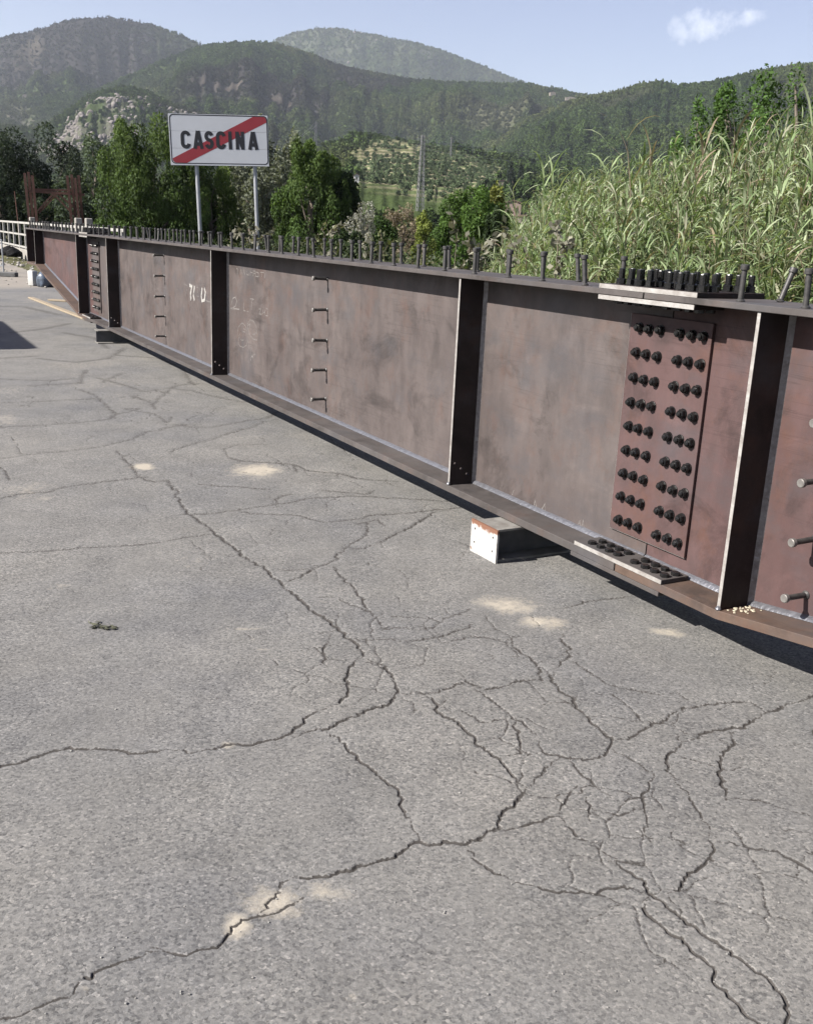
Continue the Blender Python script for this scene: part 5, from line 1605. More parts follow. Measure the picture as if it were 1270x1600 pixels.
# ------------------------------------------------------------------ houses on the slopes
def house(az, r, w, d, h, rot, label, mat, roofh, wins, base_dz=0.0, flat_roof=False, name='house', cat='house', group=None, annex=None):
    p = pos(az, r, -1.0 + base_dz)
    root = empty(name, p, math.radians(rot))
    tag(root, label, cat, group)
    hw, hd = w / 2, d / 2
    gable = MB()
    gable.prism([(-hw, 0), (hw, 0), (hw, h + 1), (0, h + 1 + roofh), (-hw, h + 1)], -hd, hd).build('wall', mat, root)
    rf = MB()
    ov = 0.35
    for sx in (-1, 1):
        a, b = (0, h + 1 + roofh + 0.05), (sx * (hw + ov), h + 1 - roofh * ov / hw + 0.05)
        rf.prism([a, b, (b[0], b[1] + 0.22), (0, a[1] + 0.22)], -hd - ov, hd + ov)
    rf.build('roof', MT['roof'], root)
    for (x, z, ww, hh) in wins:
        o = MB().box((x - ww / 2, x + ww / 2), (-hd - 0.02, -hd + 0.06), (1 + z - hh / 2, 1 + z + hh / 2)).build('window', MT['window'], root)
        MB().box((x - ww / 2 - 0.12, x + ww / 2 + 0.12), (-hd - 0.10, -hd - 0.021), (1 + z - hh / 2 - 0.18, 1 + z - hh / 2 - 0.03)).build('sill', MT['concrete'], o)
    if annex:
        (x0, x1, hh, y0, y1) = annex
        MB().box((x0, x1), (y0, y1), (0, hh)).build('annex_wall', MT['ochre'], root)
        MB().prism([(y0 - 0.3, hh), (y1, hh + 1.1), (y1, hh + 1.3), (y0 - 0.3, hh + 0.2)], x0 - 0.3, x1 + 0.3, 'yz').build('annex_roof', MT['roof'], root)
        MB().box(((x0 + x1) / 2 - 0.35, (x0 + x1) / 2 + 0.35), (y0 - 0.02, y0 + 0.05), (hh * 0.45, hh * 0.75)).build('window', MT['window'], root)
    return root


house(5.14, 300, 4.6, 5.5, 5.2, -4, 'faded pink tower house with terracotta roof and lower annex behind the reeds', MT['pink'], 0.7,
      ((-1.2, 3.4, 0.7, 1.0), (1.2, 3.4, 0.7, 1.0), (0.1, 1.3, 0.7, 1.1)), -0.5, annex=(0.6, 5.2, 2.6, -3.9, 1.0))
house(6.83, 2600, 14, 9, 7, 10, 'pale farmhouse high on the wooded ridge, left of a longer one', MT['ochre'], 2, ((-3, 4, 1.2, 1.6), (3, 4, 1.2, 1.6)), 3.5)
house(7.80, 2590, 24, 9, 6, 4, 'long pale farmhouse on the ridge, right of the smaller one', MT['ochre'], 2, ((-7, 3.5, 1.2, 1.6), (0, 3.5, 1.2, 1.6), (7, 3.5, 1.2, 1.6)), 3.5)
house(-20.8, 2860, 13, 10, 9, 15, 'pale house standing alone on the slope of the big left hill', MT['ochre'], 2, ((-3, 4, 1.4, 1.8), (3, 4, 1.4, 1.8)), 4)
house(-3.60, 430, 2.0, 2.4, 2.6, 8, 'small white hut at the foot of the olive terraces', MT['white_plastic'], 0.6, ((0, 1.5, 0.6, 0.8),), 0.8)
house(4.45, 520, 6, 4, 2.2, 6, 'low pale farm building left of the dark cypresses', MT['ochre'], 0.8, ((-1, 1.3, 0.7, 0.8),), 1.0)

# ------------------------------------------------------------------ white van parked out to the left (only its shadow reaches the view)
def van():
    L, wd, H = 5.6, 2.0, 2.5
    root = empty('delivery_van', W(8.86, -4.38), TH)
    tag(root, 'white delivery van parked on the left side of the road, casting the dark shadow', 'van')
    v1 = -wd
    prof = [(0, 0.42), (0, 2.42), (0.10, 2.5), (3.7, 2.5), (4.25, 2.25), (4.75, 1.45), (5.5, 1.15), (5.6, 0.95), (5.6, 0.42)]
    MB(True).prism(prof, v1, 0).build('body', MT['van'], root, bevel=0.04, smooth=True, segs=2)
    MB(True).prism([(3.75, 1.5), (3.75, 2.15), (4.15, 2.12), (4.55, 1.5)], -0.02, 0.006).build('side_window', MT['glass'], root)
    MB(True).prism([(3.75, 1.5), (3.75, 2.15), (4.15, 2.12), (4.55, 1.5)], v1 - 0.006, v1 + 0.02).build('side_window', MT['glass'], root)
    MB(True).prism([(4.32, 2.2), (4.76, 1.5), (4.79, 1.52), (4.35, 2.22)], v1 + 0.15, -0.15).build('windscreen', MT['glass'], root)
    for s0, s1 in ((v1 + 0.12, v1 / 2 - 0.03), (v1 / 2 + 0.03, -0.12)):
        d = MB(True).box((-0.012, 0.0), (s0, s1), (0.6, 2.35)).build('rear_door', MT['van'], root, bevel=0.005)
        MB(True).box((-0.018, -0.0125), (s0 + 0.12, s1 - 0.12), (1.5, 2.1)).build('rear_window', MT['glass'], d)
    for u in (1.1, 4.55):
        for v in (v1 + 0.05, -0.27):
            w = MB(True).lathe([(0.30, 0), (0.34, 0.03), (0.34, 0.19), (0.30, 0.22)], 24, (u, v, 0.34), 'y').build('wheel', MT['rubber'], root, smooth=True)
            MB(True).lathe([(0.19, -0.004), (0.20, 0.0), (0.20, 0.224), (0.19, 0.228)], 18, (u, v, 0.34), 'y').build('rim', MT['alu'], w, smooth=True)
    for v in (v1 + 0.1, -0.22):
        MB(True).box((-0.02, -0.0001), (v, v + 0.11), (0.75, 1.25)).build('tail_light', MT['sign_red'], root, bevel=0.004)
        MB(True).box((5.50, 5.612), (v, v + 0.14), (0.86, 1.02)).build('headlight', MT['alu'], root, bevel=0.01)
    for v, sg in ((0.0, 1), (v1, -1)):
        MB(True).box((4.1, 4.18), tuple(sorted((v + sg * 0.03, v + sg * 0.25))), (1.45, 1.75)).build('mirror', MT['rubber'], root, bevel=0.01)


van()

# ------------------------------------------------------------------ small litter on the road
st = MB()
rg_ = random.Random(12)
for i in range(380):
    d = 1.8 + 12 * rg_.random() ** 1.6
    a = math.radians(rg_.uniform(-26, 26))
    x, y = d * math.sin(a), d * math.cos(a)
    u, v = uv_of(x, y)
    if v > 0.3:
        continue
    r = rg_.uniform(0.0012, 0.0032) if rg_.random() < 0.97 else rg_.uniform(0.003, 0.0045)
    st.lathe([(r * 0.7, 0), (r, r * 0.5), (r * 0.5, r)], 5, (x, y, -0.001), phase=rg_.uniform(0, 3))
o = st.build('stone_chips', MT['stone'])
tag(o, 'tiny pale stone chips scattered over the cracked asphalt', 'stones', kind='stuff')
rb = MB()
for i in range(300):
    u, v = rg_.uniform(20.5, 38), rg_.uniform(-2.5, 3.1)
    p = W(u, v)
    r = rg_.uniform(0.015, 0.05) * (1 if rg_.random() < 0.85 else 2.0)
    rb.lathe([(r * 0.8, 0), (r, r * 0.4), (r * 0.6, r * 0.9)], 6, (p.x, p.y, 0.0), phase=rg_.uniform(0, 3))
o = rb.build('rubble', MT['concrete'])
tag(o, 'pale crushed rubble strewn over the road beyond the girder end', 'rubble', kind='stuff')
# crushed dark sprig on the asphalt
sg_ = np.random.default_rng(4)
sa_ = np.concatenate([np.stack([sg_.normal(0.0, 0.024, 34), sg_.normal(0, 0.013, 34), sg_.uniform(0.003, 0.012, 34)], 1), np.stack([sg_.normal(-0.055, 0.02, 12), sg_.normal(0.03, 0.012, 12), sg_.uniform(0.003, 0.008, 12)], 1)])
sa_ = sa_ + np.array([-1.206, 3.705, 0])
MT['sprig'] = mat_plain('withered_leaf', (0.035, 0.038, 0.022), (0.06, 0.06, 0.035), 40, 0.8, 0, 0.3)
V_, F_ = leaf_quads(sa_, 0.030, 0.012, sg_)
V_[:, 2] = np.clip(V_[:, 2], 0.001, 0.007)
o = link('withered_sprig', np_mesh('withered_sprig', V_, F_), None, MT['sprig'])
tag(o, 'small dark withered sprig lying flat on the asphalt at left', 'sprig')

# ------------------------------------------------------------------ vegetation behind the girder
def limb_tube(mb, a, b, r0, r1, bend, rg):
    a, b = Vector(a), Vector(b)
    pts = []
    off = Vector((rg.uniform(-1, 1), rg.uniform(-1, 1), 0)) * bend
    for k in range(5):
        t = k / 4
        pts.append(a.lerp(b, t) + off * math.sin(math.pi * t))
    mb.tube(pts, [r0 + (r1 - r0) * k / 4 for k in range(5)], 7)


TREE_GAIN = 1.2
SHAPES = {
 'round': lambda z: 0.5 * math.sqrt(max(0.03, 1 - (1.7 * z - 0.75) ** 2)),
 'tall': lambda z: 0.5 * math.sin(math.pi * min(1.0, 0.2 + 0.74 * z)) ** 0.8,
 'cone': lambda z: 0.48 * (1 - z * 0.85),
 'bush': lambda z: 0.5 * math.sqrt(max(0.02, 1 - z ** 2)),
}


def tree(name, az, r, w, h, shape, tint, label, cat='tree', group=None, n=9000, leaf=(0.17, 0.085), lobes=42, lobe_r=0.13, seed=0, tall_leaf=False, base=0.0, zbase=-0.1, tipt=None, trunk=True, lean=0.0, vs=1.0):
    rg = np.random.default_rng(900 + seed)
    rr_ = random.Random(seed)
    p = Vector((r * math.sin(math.radians(az)), r * math.cos(math.radians(az)), zbase))
    root = empty(name, p, 0)
    tag(root, label, cat, group)
    P, d, k, L = crown_cloud(rg, n, lobes, lobe_r, SHAPES[shape], vs)
    sc = np.array([w, w, h * (1 - base)])
    C = P * sc + np.array([0, 0, h * base])
    if lean:
        C[:, 0] += lean * C[:, 2]
    axis = None
    if tall_leaf:
        axis = np.tile(np.array([[0.0, 0.0, 1.0]]), (n, 1))
    V, F = leaf_quads(C, leaf[0], leaf[1], rg, axis=axis, wild=1.1, tilt=d)
    V[:, 2] = np.maximum(V[:, 2], 0.02)
    lt = rg.uniform(0.65, 1.4, lobes)[k]
    t = TREE_GAIN * np.array(tint) * (lt * rg.uniform(0.7, 1.3, n))[:, None]
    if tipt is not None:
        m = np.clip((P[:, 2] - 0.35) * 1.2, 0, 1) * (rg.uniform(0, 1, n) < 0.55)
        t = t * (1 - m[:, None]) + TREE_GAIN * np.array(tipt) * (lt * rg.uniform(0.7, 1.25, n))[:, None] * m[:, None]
    me = np_mesh('crown', V, F, False, {'tint': np.repeat(t, 4, 0)})
    cr = link('crown', me, root, MT['leaf'])
    if trunk:
        mb = MB()
        tr = max(0.04, 0.028 * h)
        top = h * (base + (1 - base) * 0.55)
        mb.tube([(0, 0, -0.3), (rr_.uniform(-.1, .1), rr_.uniform(-.1, .1), top * 0.5), (lean * top + rr_.uniform(-.2, .2), rr_.uniform(-.2, .2), top)], [tr * 1.25, tr, tr * 0.5], 8)
        for i in range(min(12, lobes)):
            q = L[i] * sc + np.array([0, 0, h * base])
            zz = min(top * 0.95, max(0.15 * h, q[2] * rr_.uniform(0.35, 0.7)))
            limb_tube(mb, (lean * zz, 0, zz), (q[0] + lean * q[2], q[1], q[2]), tr * 0.42, tr * 0.12, 0.1, rr_)
        mb.build('trunk', MT['bark'], root, smooth=True)
    return root


GT = 'trees on the river bank'
DK = (0.022, 0.031, 0.021)
tree('broadleaf_tree', -27.0, 60, 7.5, 7.4, 'round', DK, 'dark broadleaf tree outside the left edge beyond the railing', group=GT, seed=1, n=7000)
tree('broadleaf_tree', -22.4, 64, 6.4, 6.9, 'tall', DK, 'dark bluish tree at the far left edge behind the railing', group=GT, seed=2, n=20000, lobes=70, lobe_r=0.11, vs=1.4)
tree('broadleaf_tree', -19.9, 66, 4.6, 7.0, 'tall', (0.025, 0.033, 0.025), 'dark rounded tree right behind the rusty trestle', group=GT, seed=3, n=17000)
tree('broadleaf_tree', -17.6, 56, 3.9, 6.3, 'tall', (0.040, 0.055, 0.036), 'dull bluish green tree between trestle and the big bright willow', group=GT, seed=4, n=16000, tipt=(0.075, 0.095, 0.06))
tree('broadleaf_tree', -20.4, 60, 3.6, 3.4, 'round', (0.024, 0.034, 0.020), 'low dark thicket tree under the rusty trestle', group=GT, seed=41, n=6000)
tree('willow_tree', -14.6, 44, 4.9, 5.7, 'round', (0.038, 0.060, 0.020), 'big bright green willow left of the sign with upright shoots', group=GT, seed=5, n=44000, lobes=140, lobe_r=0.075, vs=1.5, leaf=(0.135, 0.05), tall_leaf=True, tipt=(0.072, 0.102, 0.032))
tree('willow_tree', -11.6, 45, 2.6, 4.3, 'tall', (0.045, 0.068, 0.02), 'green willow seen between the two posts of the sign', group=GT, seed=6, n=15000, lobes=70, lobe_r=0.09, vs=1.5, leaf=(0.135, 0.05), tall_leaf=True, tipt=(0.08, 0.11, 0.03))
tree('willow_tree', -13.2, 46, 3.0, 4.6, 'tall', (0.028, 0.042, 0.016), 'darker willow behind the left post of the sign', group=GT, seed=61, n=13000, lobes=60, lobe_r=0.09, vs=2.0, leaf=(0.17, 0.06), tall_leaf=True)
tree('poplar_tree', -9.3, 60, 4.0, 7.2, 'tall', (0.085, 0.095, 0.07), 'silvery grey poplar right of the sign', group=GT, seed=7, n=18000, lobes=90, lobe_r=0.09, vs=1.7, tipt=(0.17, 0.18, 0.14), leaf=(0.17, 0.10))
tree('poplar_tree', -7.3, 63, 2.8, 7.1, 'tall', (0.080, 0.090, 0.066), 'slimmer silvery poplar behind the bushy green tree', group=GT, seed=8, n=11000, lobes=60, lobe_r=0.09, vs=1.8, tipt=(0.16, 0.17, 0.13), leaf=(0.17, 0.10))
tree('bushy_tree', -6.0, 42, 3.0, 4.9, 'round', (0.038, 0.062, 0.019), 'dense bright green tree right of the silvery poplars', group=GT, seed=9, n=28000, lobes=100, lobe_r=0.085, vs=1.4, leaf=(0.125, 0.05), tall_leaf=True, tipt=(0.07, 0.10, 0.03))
tree('bushy_tree', -4.5, 43, 2.3, 4.0, 'tall', (0.022, 0.034, 0.017), 'dark green tree tucked behind the dense bright one', group=GT, seed=10, n=9000, lobes=40)
tree('broadleaf_tree', -10.4, 68, 5.0, 6.0, 'round', DK, 'dark tree behind the willow between the sign posts', group=GT, seed=51, n=11000, lobes=60, lobe_r=0.11)
tree('broadleaf_tree', -16.2, 68, 4.5, 6.4, 'round', DK, 'dark tree standing behind the left flank of the big bright willow', group=GT, seed=52, n=11000, lobes=60, lobe_r=0.11)
tree('flowering_shrub', -3.25, 36, 1.05, 2.6, 'round', (0.21, 0.21, 0.19), 'pale white leaved shrub beside the dark green tree', 'shrub', seed=11, n=4200, lobes=26, lobe_r=0.15, leaf=(0.06, 0.04), base=0.35)
tree('dark_shrub', -3.6, 33, 1.7, 1.9, 'round', (0.020, 0.030, 0.014), 'dark shrub below the pale white leaved one', 'shrub', seed=12, n=5000, lobes=30, leaf=(0.11, 0.06))
tree('green_shrub', -2.3, 40, 1.6, 2.5, 'round', (0.035, 0.06, 0.018), 'mid green shrub right of the pale white leaved shrub', 'shrub', seed=13, n=5000, lobes=28, leaf=(0.11, 0.06))
tree('dry_shrub', -0.9, 55, 2.2, 3.4, 'round', (0.14, 0.115, 0.085), 'brown dried out shrub left of the tall pylon foot', 'shrub', seed=14, n=4200, lobes=30, leaf=(0.12, 0.05))
tree('young_tree', 0.25, 36, 0.95, 2.4, 'tall', (0.10, 0.12, 0.032), 'slim yellow green young tree in front of the pylon foot', 'tree', seed=15, n=3200, lobes=24, leaf=(0.11, 0.055))
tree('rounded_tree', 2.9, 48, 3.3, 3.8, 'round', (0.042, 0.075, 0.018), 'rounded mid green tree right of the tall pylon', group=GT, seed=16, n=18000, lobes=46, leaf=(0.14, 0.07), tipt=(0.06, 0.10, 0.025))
tree('rounded_tree', 4.0, 52, 1.9, 3.9, 'round', (0.11, 0.12, 0.03), 'yellow green topped tree beside the rounded one', group=GT, seed=17, n=6500, lobes=30, leaf=(0.14, 0.08))
tree('rounded_tree', 4.25, 44, 1.25, 2.9, 'round', (0.022, 0.034, 0.015), 'dark tree just left of the pink tower house', group=GT, seed=18, n=7500, lobes=30, leaf=(0.13, 0.07))
for i, (a, r, w, h, lb) in enumerate(((4.85, 540, 3.2, 14.5, 'leftmost dark cypress above the low pale building'), (5.45, 560, 4.0, 16, 'broadest dark cypress right of its neighbour'), (5.05, 425, 2.4, 12, 'slim dark cypress just above the pink tower house'))):
    tree('cypress_tree', a, r, w, h, 'tall', (0.018, 0.026, 0.018), lb, group='cypresses by the pink house', seed=30 + i, n=1500, lobes=30, leaf=(0.9, 0.4), tall_leaf=True, zbase=max(tz(a, r), 0) - 0.5)
# locust trees rising out of the reeds
LG = (0.045, 0.082, 0.022)
tree('locust_tree', 17.1, 20, 1.55, 4.75, 'round', LG, 'locust tree with drooping dark green branches rising above the reeds', group='locust trees behind the reeds', seed=20, n=4200, lobes=26, lobe_r=0.13, leaf=(0.085, 0.035), base=0.42)
tree('locust_tree', 19.9, 21, 0.95, 5.0, 'round', LG, 'locust tree behind the tallest reeds near the right edge', group='locust trees behind the reeds', seed=21, n=2200, lobes=18, lobe_r=0.15, leaf=(0.085, 0.035), base=0.5)
tree('locust_tree', 14.2, 19, 0.75, 4.2, 'round', LG, 'thin locust sapling at the left of the bigger locust tree', group='locust trees behind the reeds', seed=22, n=1500, lobes=14, lobe_r=0.17, leaf=(0.085, 0.035), base=0.45)
tree('locust_tree', 22.0, 20, 1.0, 4.7, 'round', LG, 'locust tree top at the right edge of the reeds', group='locust trees behind the reeds', seed=23, n=2200, lobes=16, lobe_r=0.15, leaf=(0.085, 0.035), base=0.5)


def blades(B, phi, elev, length, width, droop, rng, segs=5, twist=0.6):
    """arching ribbon leaves: B base points, phi heading, elev start angle"""
    n = len(B)
    V = np.zeros((n, segs + 1, 2, 3))
    p = B.copy()
    e = elev.copy()
    ds = length / segs
    side0 = np.stack([-np.sin(phi), np.cos(phi), np.zeros(n)], 1)
    tw = rng.normal(0, twist, n)
    for k in range(segs + 1):
        t = k / segs
        wv = width * (0.55 + 1.3 * t - 1.85 * t * t) if k < segs else width * 0.02
        wv = np.maximum(wv, width * 0.02)
        up = np.stack([-np.cos(phi) * np.sin(e), -np.sin(phi) * np.sin(e), np.cos(e)], 1)
        a = tw * t
        side = side0 * np.cos(a)[:, None] + up * np.sin(a)[:, None]
        V[:, k, 0] = p - side * (wv / 2)[:, None]
        V[:, k, 1] = p + side * (wv / 2)[:, None]
        if k < segs:
            p = p + np.stack([np.cos(phi) * np.cos(e), np.sin(phi) * np.cos(e), np.sin(e)], 1) * ds[:, None]
            e = e - droop * (0.35 + 1.1 * t)
    F = []
    base = np.arange(n)[:, None] * (2 * (segs + 1))
    for k in range(segs):
        F.append(base + np.array([[2 * k, 2 * k + 1, 2 * k + 3, 2 * k + 2]]))
    return V.reshape(-1, 3), np.concatenate(F)


def cane_height(u):
    return np.interp(u, [-14, 0, 1.57, 3.95, 5.1, 6.04, 6.6, 7.1, 8.0], [3.35, 3.15, 3.0, 2.72, 2.6, 2.32, 1.9, 1.45, 1.1])


REED_COLS = np.array([(0.195, 0.245, 0.128), (0.125, 0.175, 0.078), (0.25, 0.285, 0.18), (0.27, 0.27, 0.195), (0.095, 0.135, 0.058)])


def reeds():
    rg = np.random.default_rng(31)
    n = 4100
    u = rg.uniform(-8, 12.5, n)
    v = 3.4 + 6.6 * rg.uniform(0, 1, n) ** 1.3
    ue = u - 1.5 * (v - 5)
    ok = ue < 7.3 + 1.2 * (fbm(v * 0.8, v * 0 + 0.5, 3, 19) - 0.5)   # ragged left end of the stand
    u, v = u[ok], v[ok]
    n = len(u)
    h = cane_height(u - 1.5 * (v - 5)) * rg.uniform(0.76, 1.04, n) * np.interp(v, [3, 4.5, 6, 10], [0.62, 0.86, 1.0, 1.06])
    h *= 0.9 + 0.22 * fbm(u * 0.9, v * 0.9, 3, 15)
    lean_a = rg.uniform(0, 6.28, n)
    lean = np.abs(rg.normal(0, 0.10, n)) + (rg.uniform(0, 1, n) < 0.08) * rg.uniform(0.2, 0.5, n)
    zb = -0.15
    bx = np.array([W(a, b)[:] for a, b in zip(u, v)])
    bx[:, 2] = zb
    top = bx + np.stack([np.cos(lean_a) * lean * h, np.sin(lean_a) * lean * h, h * np.sqrt(np.maximum(0.2, 1 - lean ** 2))], 1)
    # stems as three sided tapered tubes
    dead = rg.uniform(0, 1, n) < 0.16
    SV, SF_, ST = [], [], []
    k = 5
    for i in range(n):
        d = top[i] - bx[i]
        for s in range(k):
            t = s / (k - 1)
            c = bx[i] + d * t + np.array([math.cos(lean_a[i]), math.sin(lean_a[i]), 0]) * (t * t - t) * lean[i] * h[i] * 0.8
            rad = 0.011 * (1 - 0.6 * t)
            for q in range(3):
                an = q * 2.094
                SV.append((c[0] + rad * math.cos(an), c[1] + rad * math.sin(an), c[2]))
        b = i * k * 3
        for s in range(k - 1):
            for q in range(3):
                SF_.append((b + s * 3 + q, b + s * 3 + (q + 1) % 3, b + s * 3 + 3 + (q + 1) % 3, b + s * 3 + 3 + q))
        col = np.array((0.20, 0.16, 0.115)) if dead[i] else np.array((0.14, 0.145, 0.075))
        ST.append(np.tile(col * rg.uniform(0.7, 1.2), (k * 3, 1)))
    # leaves
    per = 32
    idx = np.repeat(np.arange(n), per)
    t = np.tile(np.linspace(0.05, 1.0, per) ** 0.82, n) + rg.normal(0, 0.02, n * per)
    t = np.clip(t, 0.1, 1.0)
    keep = ~(dead[idx] & (t > 0.3) & (rg.uniform(0, 1, len(idx)) < 0.8))
    idx, t = idx[keep], t[keep]
    d = (top - bx)[idx]
    cl = np.stack([np.cos(lean_a), np.sin(lean_a), np.zeros(n)], 1)[idx]
    B = bx[idx] + d * t[:, None] + cl * ((t * t - t) * lean[idx] * h[idx] * 0.8)[:, None]
    m = len(idx)
    plane = rg.uniform(0, 6.28, n)[idx] + np.where(np.arange(m) % 2 == 0, 0, math.pi)
    phi = plane + rg.normal(0, 0.55, m)
    elev = np.radians(rg.uniform(25, 72, m)) + 0.15 * (t > 0.9)
    length = rg.uniform(0.24, 0.43, m) * np.where(t > 0.92, 0.75, 1.0) * np.where(t < 0.3, 0.75, 1)
    width = rg.uniform(0.017, 0.033, m)
    droop = rg.uniform(0.28, 0.85, m)
    V, F = blades(B, phi, elev, length, width, droop, rg, 4)
    cidx = rg.choice(5, m, p=[0.36, 0.24, 0.20, 0.10, 0.10])
    T = REED_COLS[cidx] * rg.uniform(0.75, 1.2, m)[:, None]
    old = (rg.uniform(0, 1, m) < np.interp(t, [0.1, 0.4, 0.7], [0.5, 0.14, 0.04]))
    T[old] = np.array((0.19, 0.155, 0.105)) * rg.uniform(0.7, 1.2, old.sum())[:, None]
    V = np.concatenate([V, np.array(SV)])
    F = np.concatenate([F, np.array(SF_) + m * 10])
    T = np.concatenate([np.repeat(T, 10, 0), np.concatenate(ST)])
    me = np_mesh('reed_thicket', V, F, False, {'tint': T})
    tag(link('reed_thicket', me, None, MT['reed']), 'dense thicket of tall green reeds growing behind the girder at right', 'reeds', kind='stuff')
    # low growth in front of the reeds and along the verge
    n = 5200
    u = np.concatenate([rg.uniform(-6, 9.5, 3800), rg.uniform(9.5, 26, 1400)])
    v = np.concatenate([rg.uniform(2.0, 4.4, 3800), rg.uniform(2.0, 3.2, 1400)])
    B = np.array([W(a, b)[:] for a, b in zip(u, v)])
    B[:, 2] = rg.uniform(-0.1, 0.95, n) * np.interp(u, [3, 5, 6.5, 12], [0.9, 0.5, 0.12, 0.1])
    V, F = blades(B, rg.uniform(0, 6.28, n), np.radians(rg.uniform(35, 88, n)), rg.uniform(0.3, 0.7, n), rg.uniform(0.012, 0.028, n), rg.uniform(0.15, 0.6, n), rg)
    T = REED_COLS[rg.choice(5, n, p=[0.3, 0.3, 0.1, 0.1, 0.2])] * rg.uniform(0.6, 1.1, n)[:, None]
    me = np_mesh('tall_grass', V, F, False, {'tint': np.repeat(T, 12, 0)})
    tag(link('tall_grass', me, None, MT['reed']), 'tall tangled grass on the verge right behind the girder', 'grass', kind='stuff')


reeds()


def single_cane(u, v, h, lean, head, label, seed, tan=False, nl=13):
    rg = np.random.default_rng(seed)
    root = empty('giant_reed', W(u, v, -0.1), 0)
    tag(root, label, 'reed', 'single tall reeds standing out of the thicket')
    dx, dy = lean * math.cos(head), lean * math.sin(head)
    pts = [Vector((dx * h * t * t, dy * h * t * t, h * t)) for t in np.linspace(0, 1, 7)]
    mt = MT['reed']
    mb = MB().tube(pts, [0.013 * (1 - 0.7 * i / 6) for i in range(7)], 7)
    me = mb.mesh('stem', smooth=True)
    at = me.attributes.new('tint', 'FLOAT_COLOR', 'POINT')
    col = (0.22, 0.18, 0.13) if tan else (0.15, 0.16, 0.075)
    at.data.foreach_set('color', np.tile(np.array((*col, 1), np.float32), (len(me.vertices), 1)).ravel())
    link('stem', me, root, mt)
    for i in range(nl):
        t = 0.35 + 0.65 * (i + 1) / nl
        B = np.array([[dx * h * t * t, dy * h * t * t, h * t]])
        V, F = blades(B, np.array([seed * 1.3 + (i % 2) * math.pi + rg.normal(0, 0.4)]), np.array([math.radians(rg.uniform(48, 78))]),
                      np.array([rg.uniform(0.4, 0.62)]), np.array([rg.uniform(0.026, 0.038)]), np.array([rg.uniform(0.12, 0.5)]), rg)
        c = (np.array((0.21, 0.17, 0.12)) if tan and rg.random() < 0.7 else REED_COLS[rg.integers(0, 3)]) * rg.uniform(0.8, 1.2)
        link('leaf', np_mesh('leaf', V, F, False, {'tint': np.tile(c, (12, 1))}), root, mt)


CANES = [
 (6.55, 5.0, 2.35, 0.10, 2.8, 'leftmost tall reed standing clear of the thicket near the pink house', False),
 (6.1, 5.0, 2.6, 0.06, 2.2, 'tall reed next to the leftmost one, with an upright tip', False),
 (5.75, 5.2, 2.6, 0.16, 2.9, 'reed leaning left over the thicket edge', False),
 (5.2, 5.0, 2.7, 0.12, 0.8, 'arching green reed with broad leaves above the left half of the thicket', False),
 (5.8, 6.5, 2.95, 0.05, 2.6, 'dry tan reed sticking up left of the locust sapling', True),
 (4.5, 5.2, 2.85, 0.10, 3.0, 'pale dry reed in the middle of the thicket', True),
 (3.8, 5.0, 2.8, 0.14, 0.6, 'dry tan reed leaning right below the locust tree', True),
 (3.2, 5.2, 2.85, 0.04, 1.6, 'straight dry reed left of the tallest green clump', True),
 (2.0, 5.2, 2.85, 0.08, 2.4, 'tall fresh reed below the right locust tree', False),
 (1.45, 5.4, 2.95, 0.10, 2.9, 'tallest reed with long drooping leaves at the right edge', False),
]
for i, (u, v, h, l, hd, lb, tn) in enumerate(CANES):
    single_cane(u, v, h, l, hd, lb, 60 + i, tn, 14)


def weed(u, v, h, seed, label, pale):
    rg = np.random.default_rng(seed)
    root = empty('tall_weed', W(u, v, -0.08), rg.uniform(0, 6))
    tag(root, label, 'weed', 'tall weeds behind the girder')
    a = rg.uniform(-0.2, 0.2, 2)
    pts = [Vector((a[0] * h * t * t, a[1] * h * t * t, h * t)) for t in np.linspace(0, 1, 6)]
    mb = MB().tube(pts, [0.010 * (1 - 0.7 * i / 5) for i in range(6)], 6)
    C = []
    for i in range(rg.integers(5, 9)):
        t = rg.uniform(0.3, 0.95)
        s = Vector((a[0] * h * t * t, a[1] * h * t * t, h * t))
        e = s + Vector((rg.normal(0, 0.13), rg.normal(0, 0.13), rg.uniform(0.05, 0.28)))
        mb.tube([s, s.lerp(e, 0.5) + Vector((0, 0, 0.02)), e], [0.005, 0.004, 0.002], 5)
        for q in range(14):
            C.append(np.array(s.lerp(e, rg.uniform(0.2, 1.05))) + rg.normal(0, 0.025, 3))
    for q in range(50):
        t = rg.uniform(0.15, 1.0)
        C.append(np.array([a[0] * h * t * t, a[1] * h * t * t, h * t]) + rg.normal(0, 0.035, 3))
    me = mb.mesh('stem', smooth=True)
    at = me.attributes.new('tint', 'FLOAT_COLOR', 'POINT')
    at.data.foreach_set('color', np.tile(np.array((0.11, 0.095, 0.065, 1), np.float32), (len(me.vertices), 1)).ravel())
    link('stem', me, root, MT['weed'])
    C = np.array(C)
    V, F = leaf_quads(C, 0.075, 0.038, rg)
    base = np.array((0.155, 0.15, 0.115) if pale else (0.075, 0.085, 0.038))
    T = base * rg.uniform(0.6, 1.3, len(C))[:, None]
    link('leaves', np_mesh('leaves', V, F, False, {'tint': np.repeat(T, 4, 0)}), root, MT['weed'])


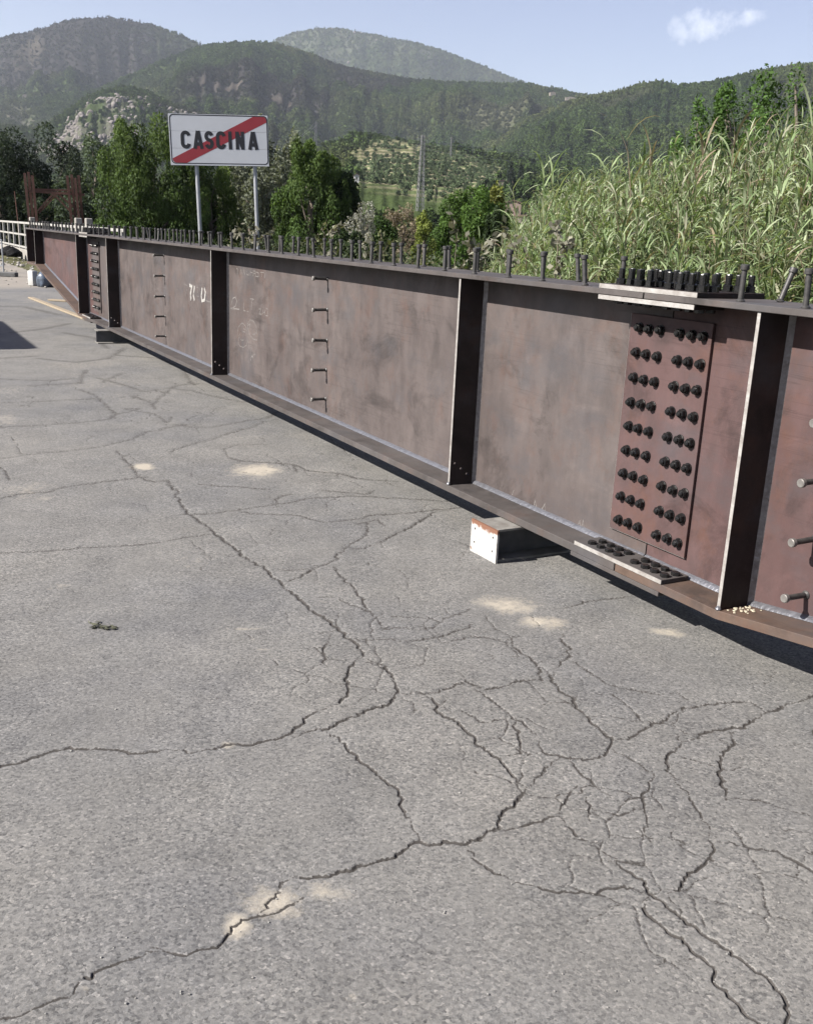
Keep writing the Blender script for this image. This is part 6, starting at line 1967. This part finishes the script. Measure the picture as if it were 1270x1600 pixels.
WEEDS = [(7.9, 1.95, 1.72, 'pale dry weed nodding just left of the sign post', True), (6.7, 2.1, 1.66, 'slim weed between the sign posts', False), (5.9, 2.0, 1.76, 'pale branched weed left of the right sign post', True),
 (5.1, 2.2, 1.70, 'branched weed just right of the right sign post', True), (4.5, 2.0, 1.62, 'short green weed further right of the sign', False), (3.6, 2.1, 1.74, 'pale thistle like weed in front of the dense green tree', True),
 (3.2, 2.3, 1.78, 'leaning dry weed with a bare stalk', True), (2.7, 2.0, 1.70, 'dry weed with tufted top before the dark shrub', True), (2.0, 2.1, 1.74, 'pale slender weed near the middle stiffener', True),
 (1.5, 2.2, 1.55, 'low green weed before the mid green shrub', False), (0.9, 2.0, 1.60, 'tufted weed before the young yellow green tree', False), (9.2, 2.2, 1.55, 'low weed behind the far studs', False), (10.5, 2.1, 1.62, 'dry weed left of the bright willow', True)]
for i, (u, v, h, lb, pale) in enumerate(WEEDS):
    weed(u, v, h, 200 + i, lb, pale)


def undergrowth():
    rg = np.random.default_rng(91)
    n = 26000
    u, v = rg.uniform(-2, 30, n), 2.2 + 9 * rg.uniform(0, 1, n) ** 1.6
    hh = (0.35 + 1.0 * fbm(u * 0.7, v * 0.7, 3, 44)) * np.interp(v, [2.2, 4, 12], [0.75, 1.15, 1.5])
    z = hh * rg.uniform(0.05, 1, n) ** 0.6 - 0.05
    B = np.stack([GO.x + G.x * u + NN.x * v, GO.y + G.y * u + NN.y * v, z], 1)
    V, F = leaf_quads(B, 0.10, 0.05, rg)
    T = np.array((0.026, 0.038, 0.014)) * rg.uniform(0.5, 1.5, n)[:, None]
    pale = fbm(u * 1.3, v * 1.3, 2, 47) > 0.62
    T[pale] *= np.array((1.9, 1.7, 1.5))
    me = np_mesh('undergrowth', V, F, False, {'tint': np.repeat(T, 4, 0)})
    tag(link('undergrowth', me, None, MT['weed']), 'dark low undergrowth on the verge between girder and trees', 'undergrowth', kind='stuff')


undergrowth()

# ------------------------------------------------------------------ haze: one box of air round everything
def haze():
    m = bpy.data.materials.new('haze')
    m.use_nodes = True
    nt = m.node_tree
    nt.nodes.clear()
    out = nt.nodes.new('ShaderNodeOutputMaterial')
    pv = nt.nodes.new('ShaderNodeVolumePrincipled')
    pv.inputs['Color'].default_value = (0.80, 0.87, 1.0, 1)
    pv.inputs['Density'].default_value = HAZE
    pv.inputs['Anisotropy'].default_value = 0.25
    nt.links.new(pv.outputs[0], out.inputs['Volume'])
    me = MB().box((-9900, 9900), (-9900, 9900), (-6, 1150)).mesh('haze')
    o = link('haze', me, None, m)
    tag(o, 'pale summer haze filling the valley air', 'haze', kind='stuff')


HAZE = 5.4e-5
haze()
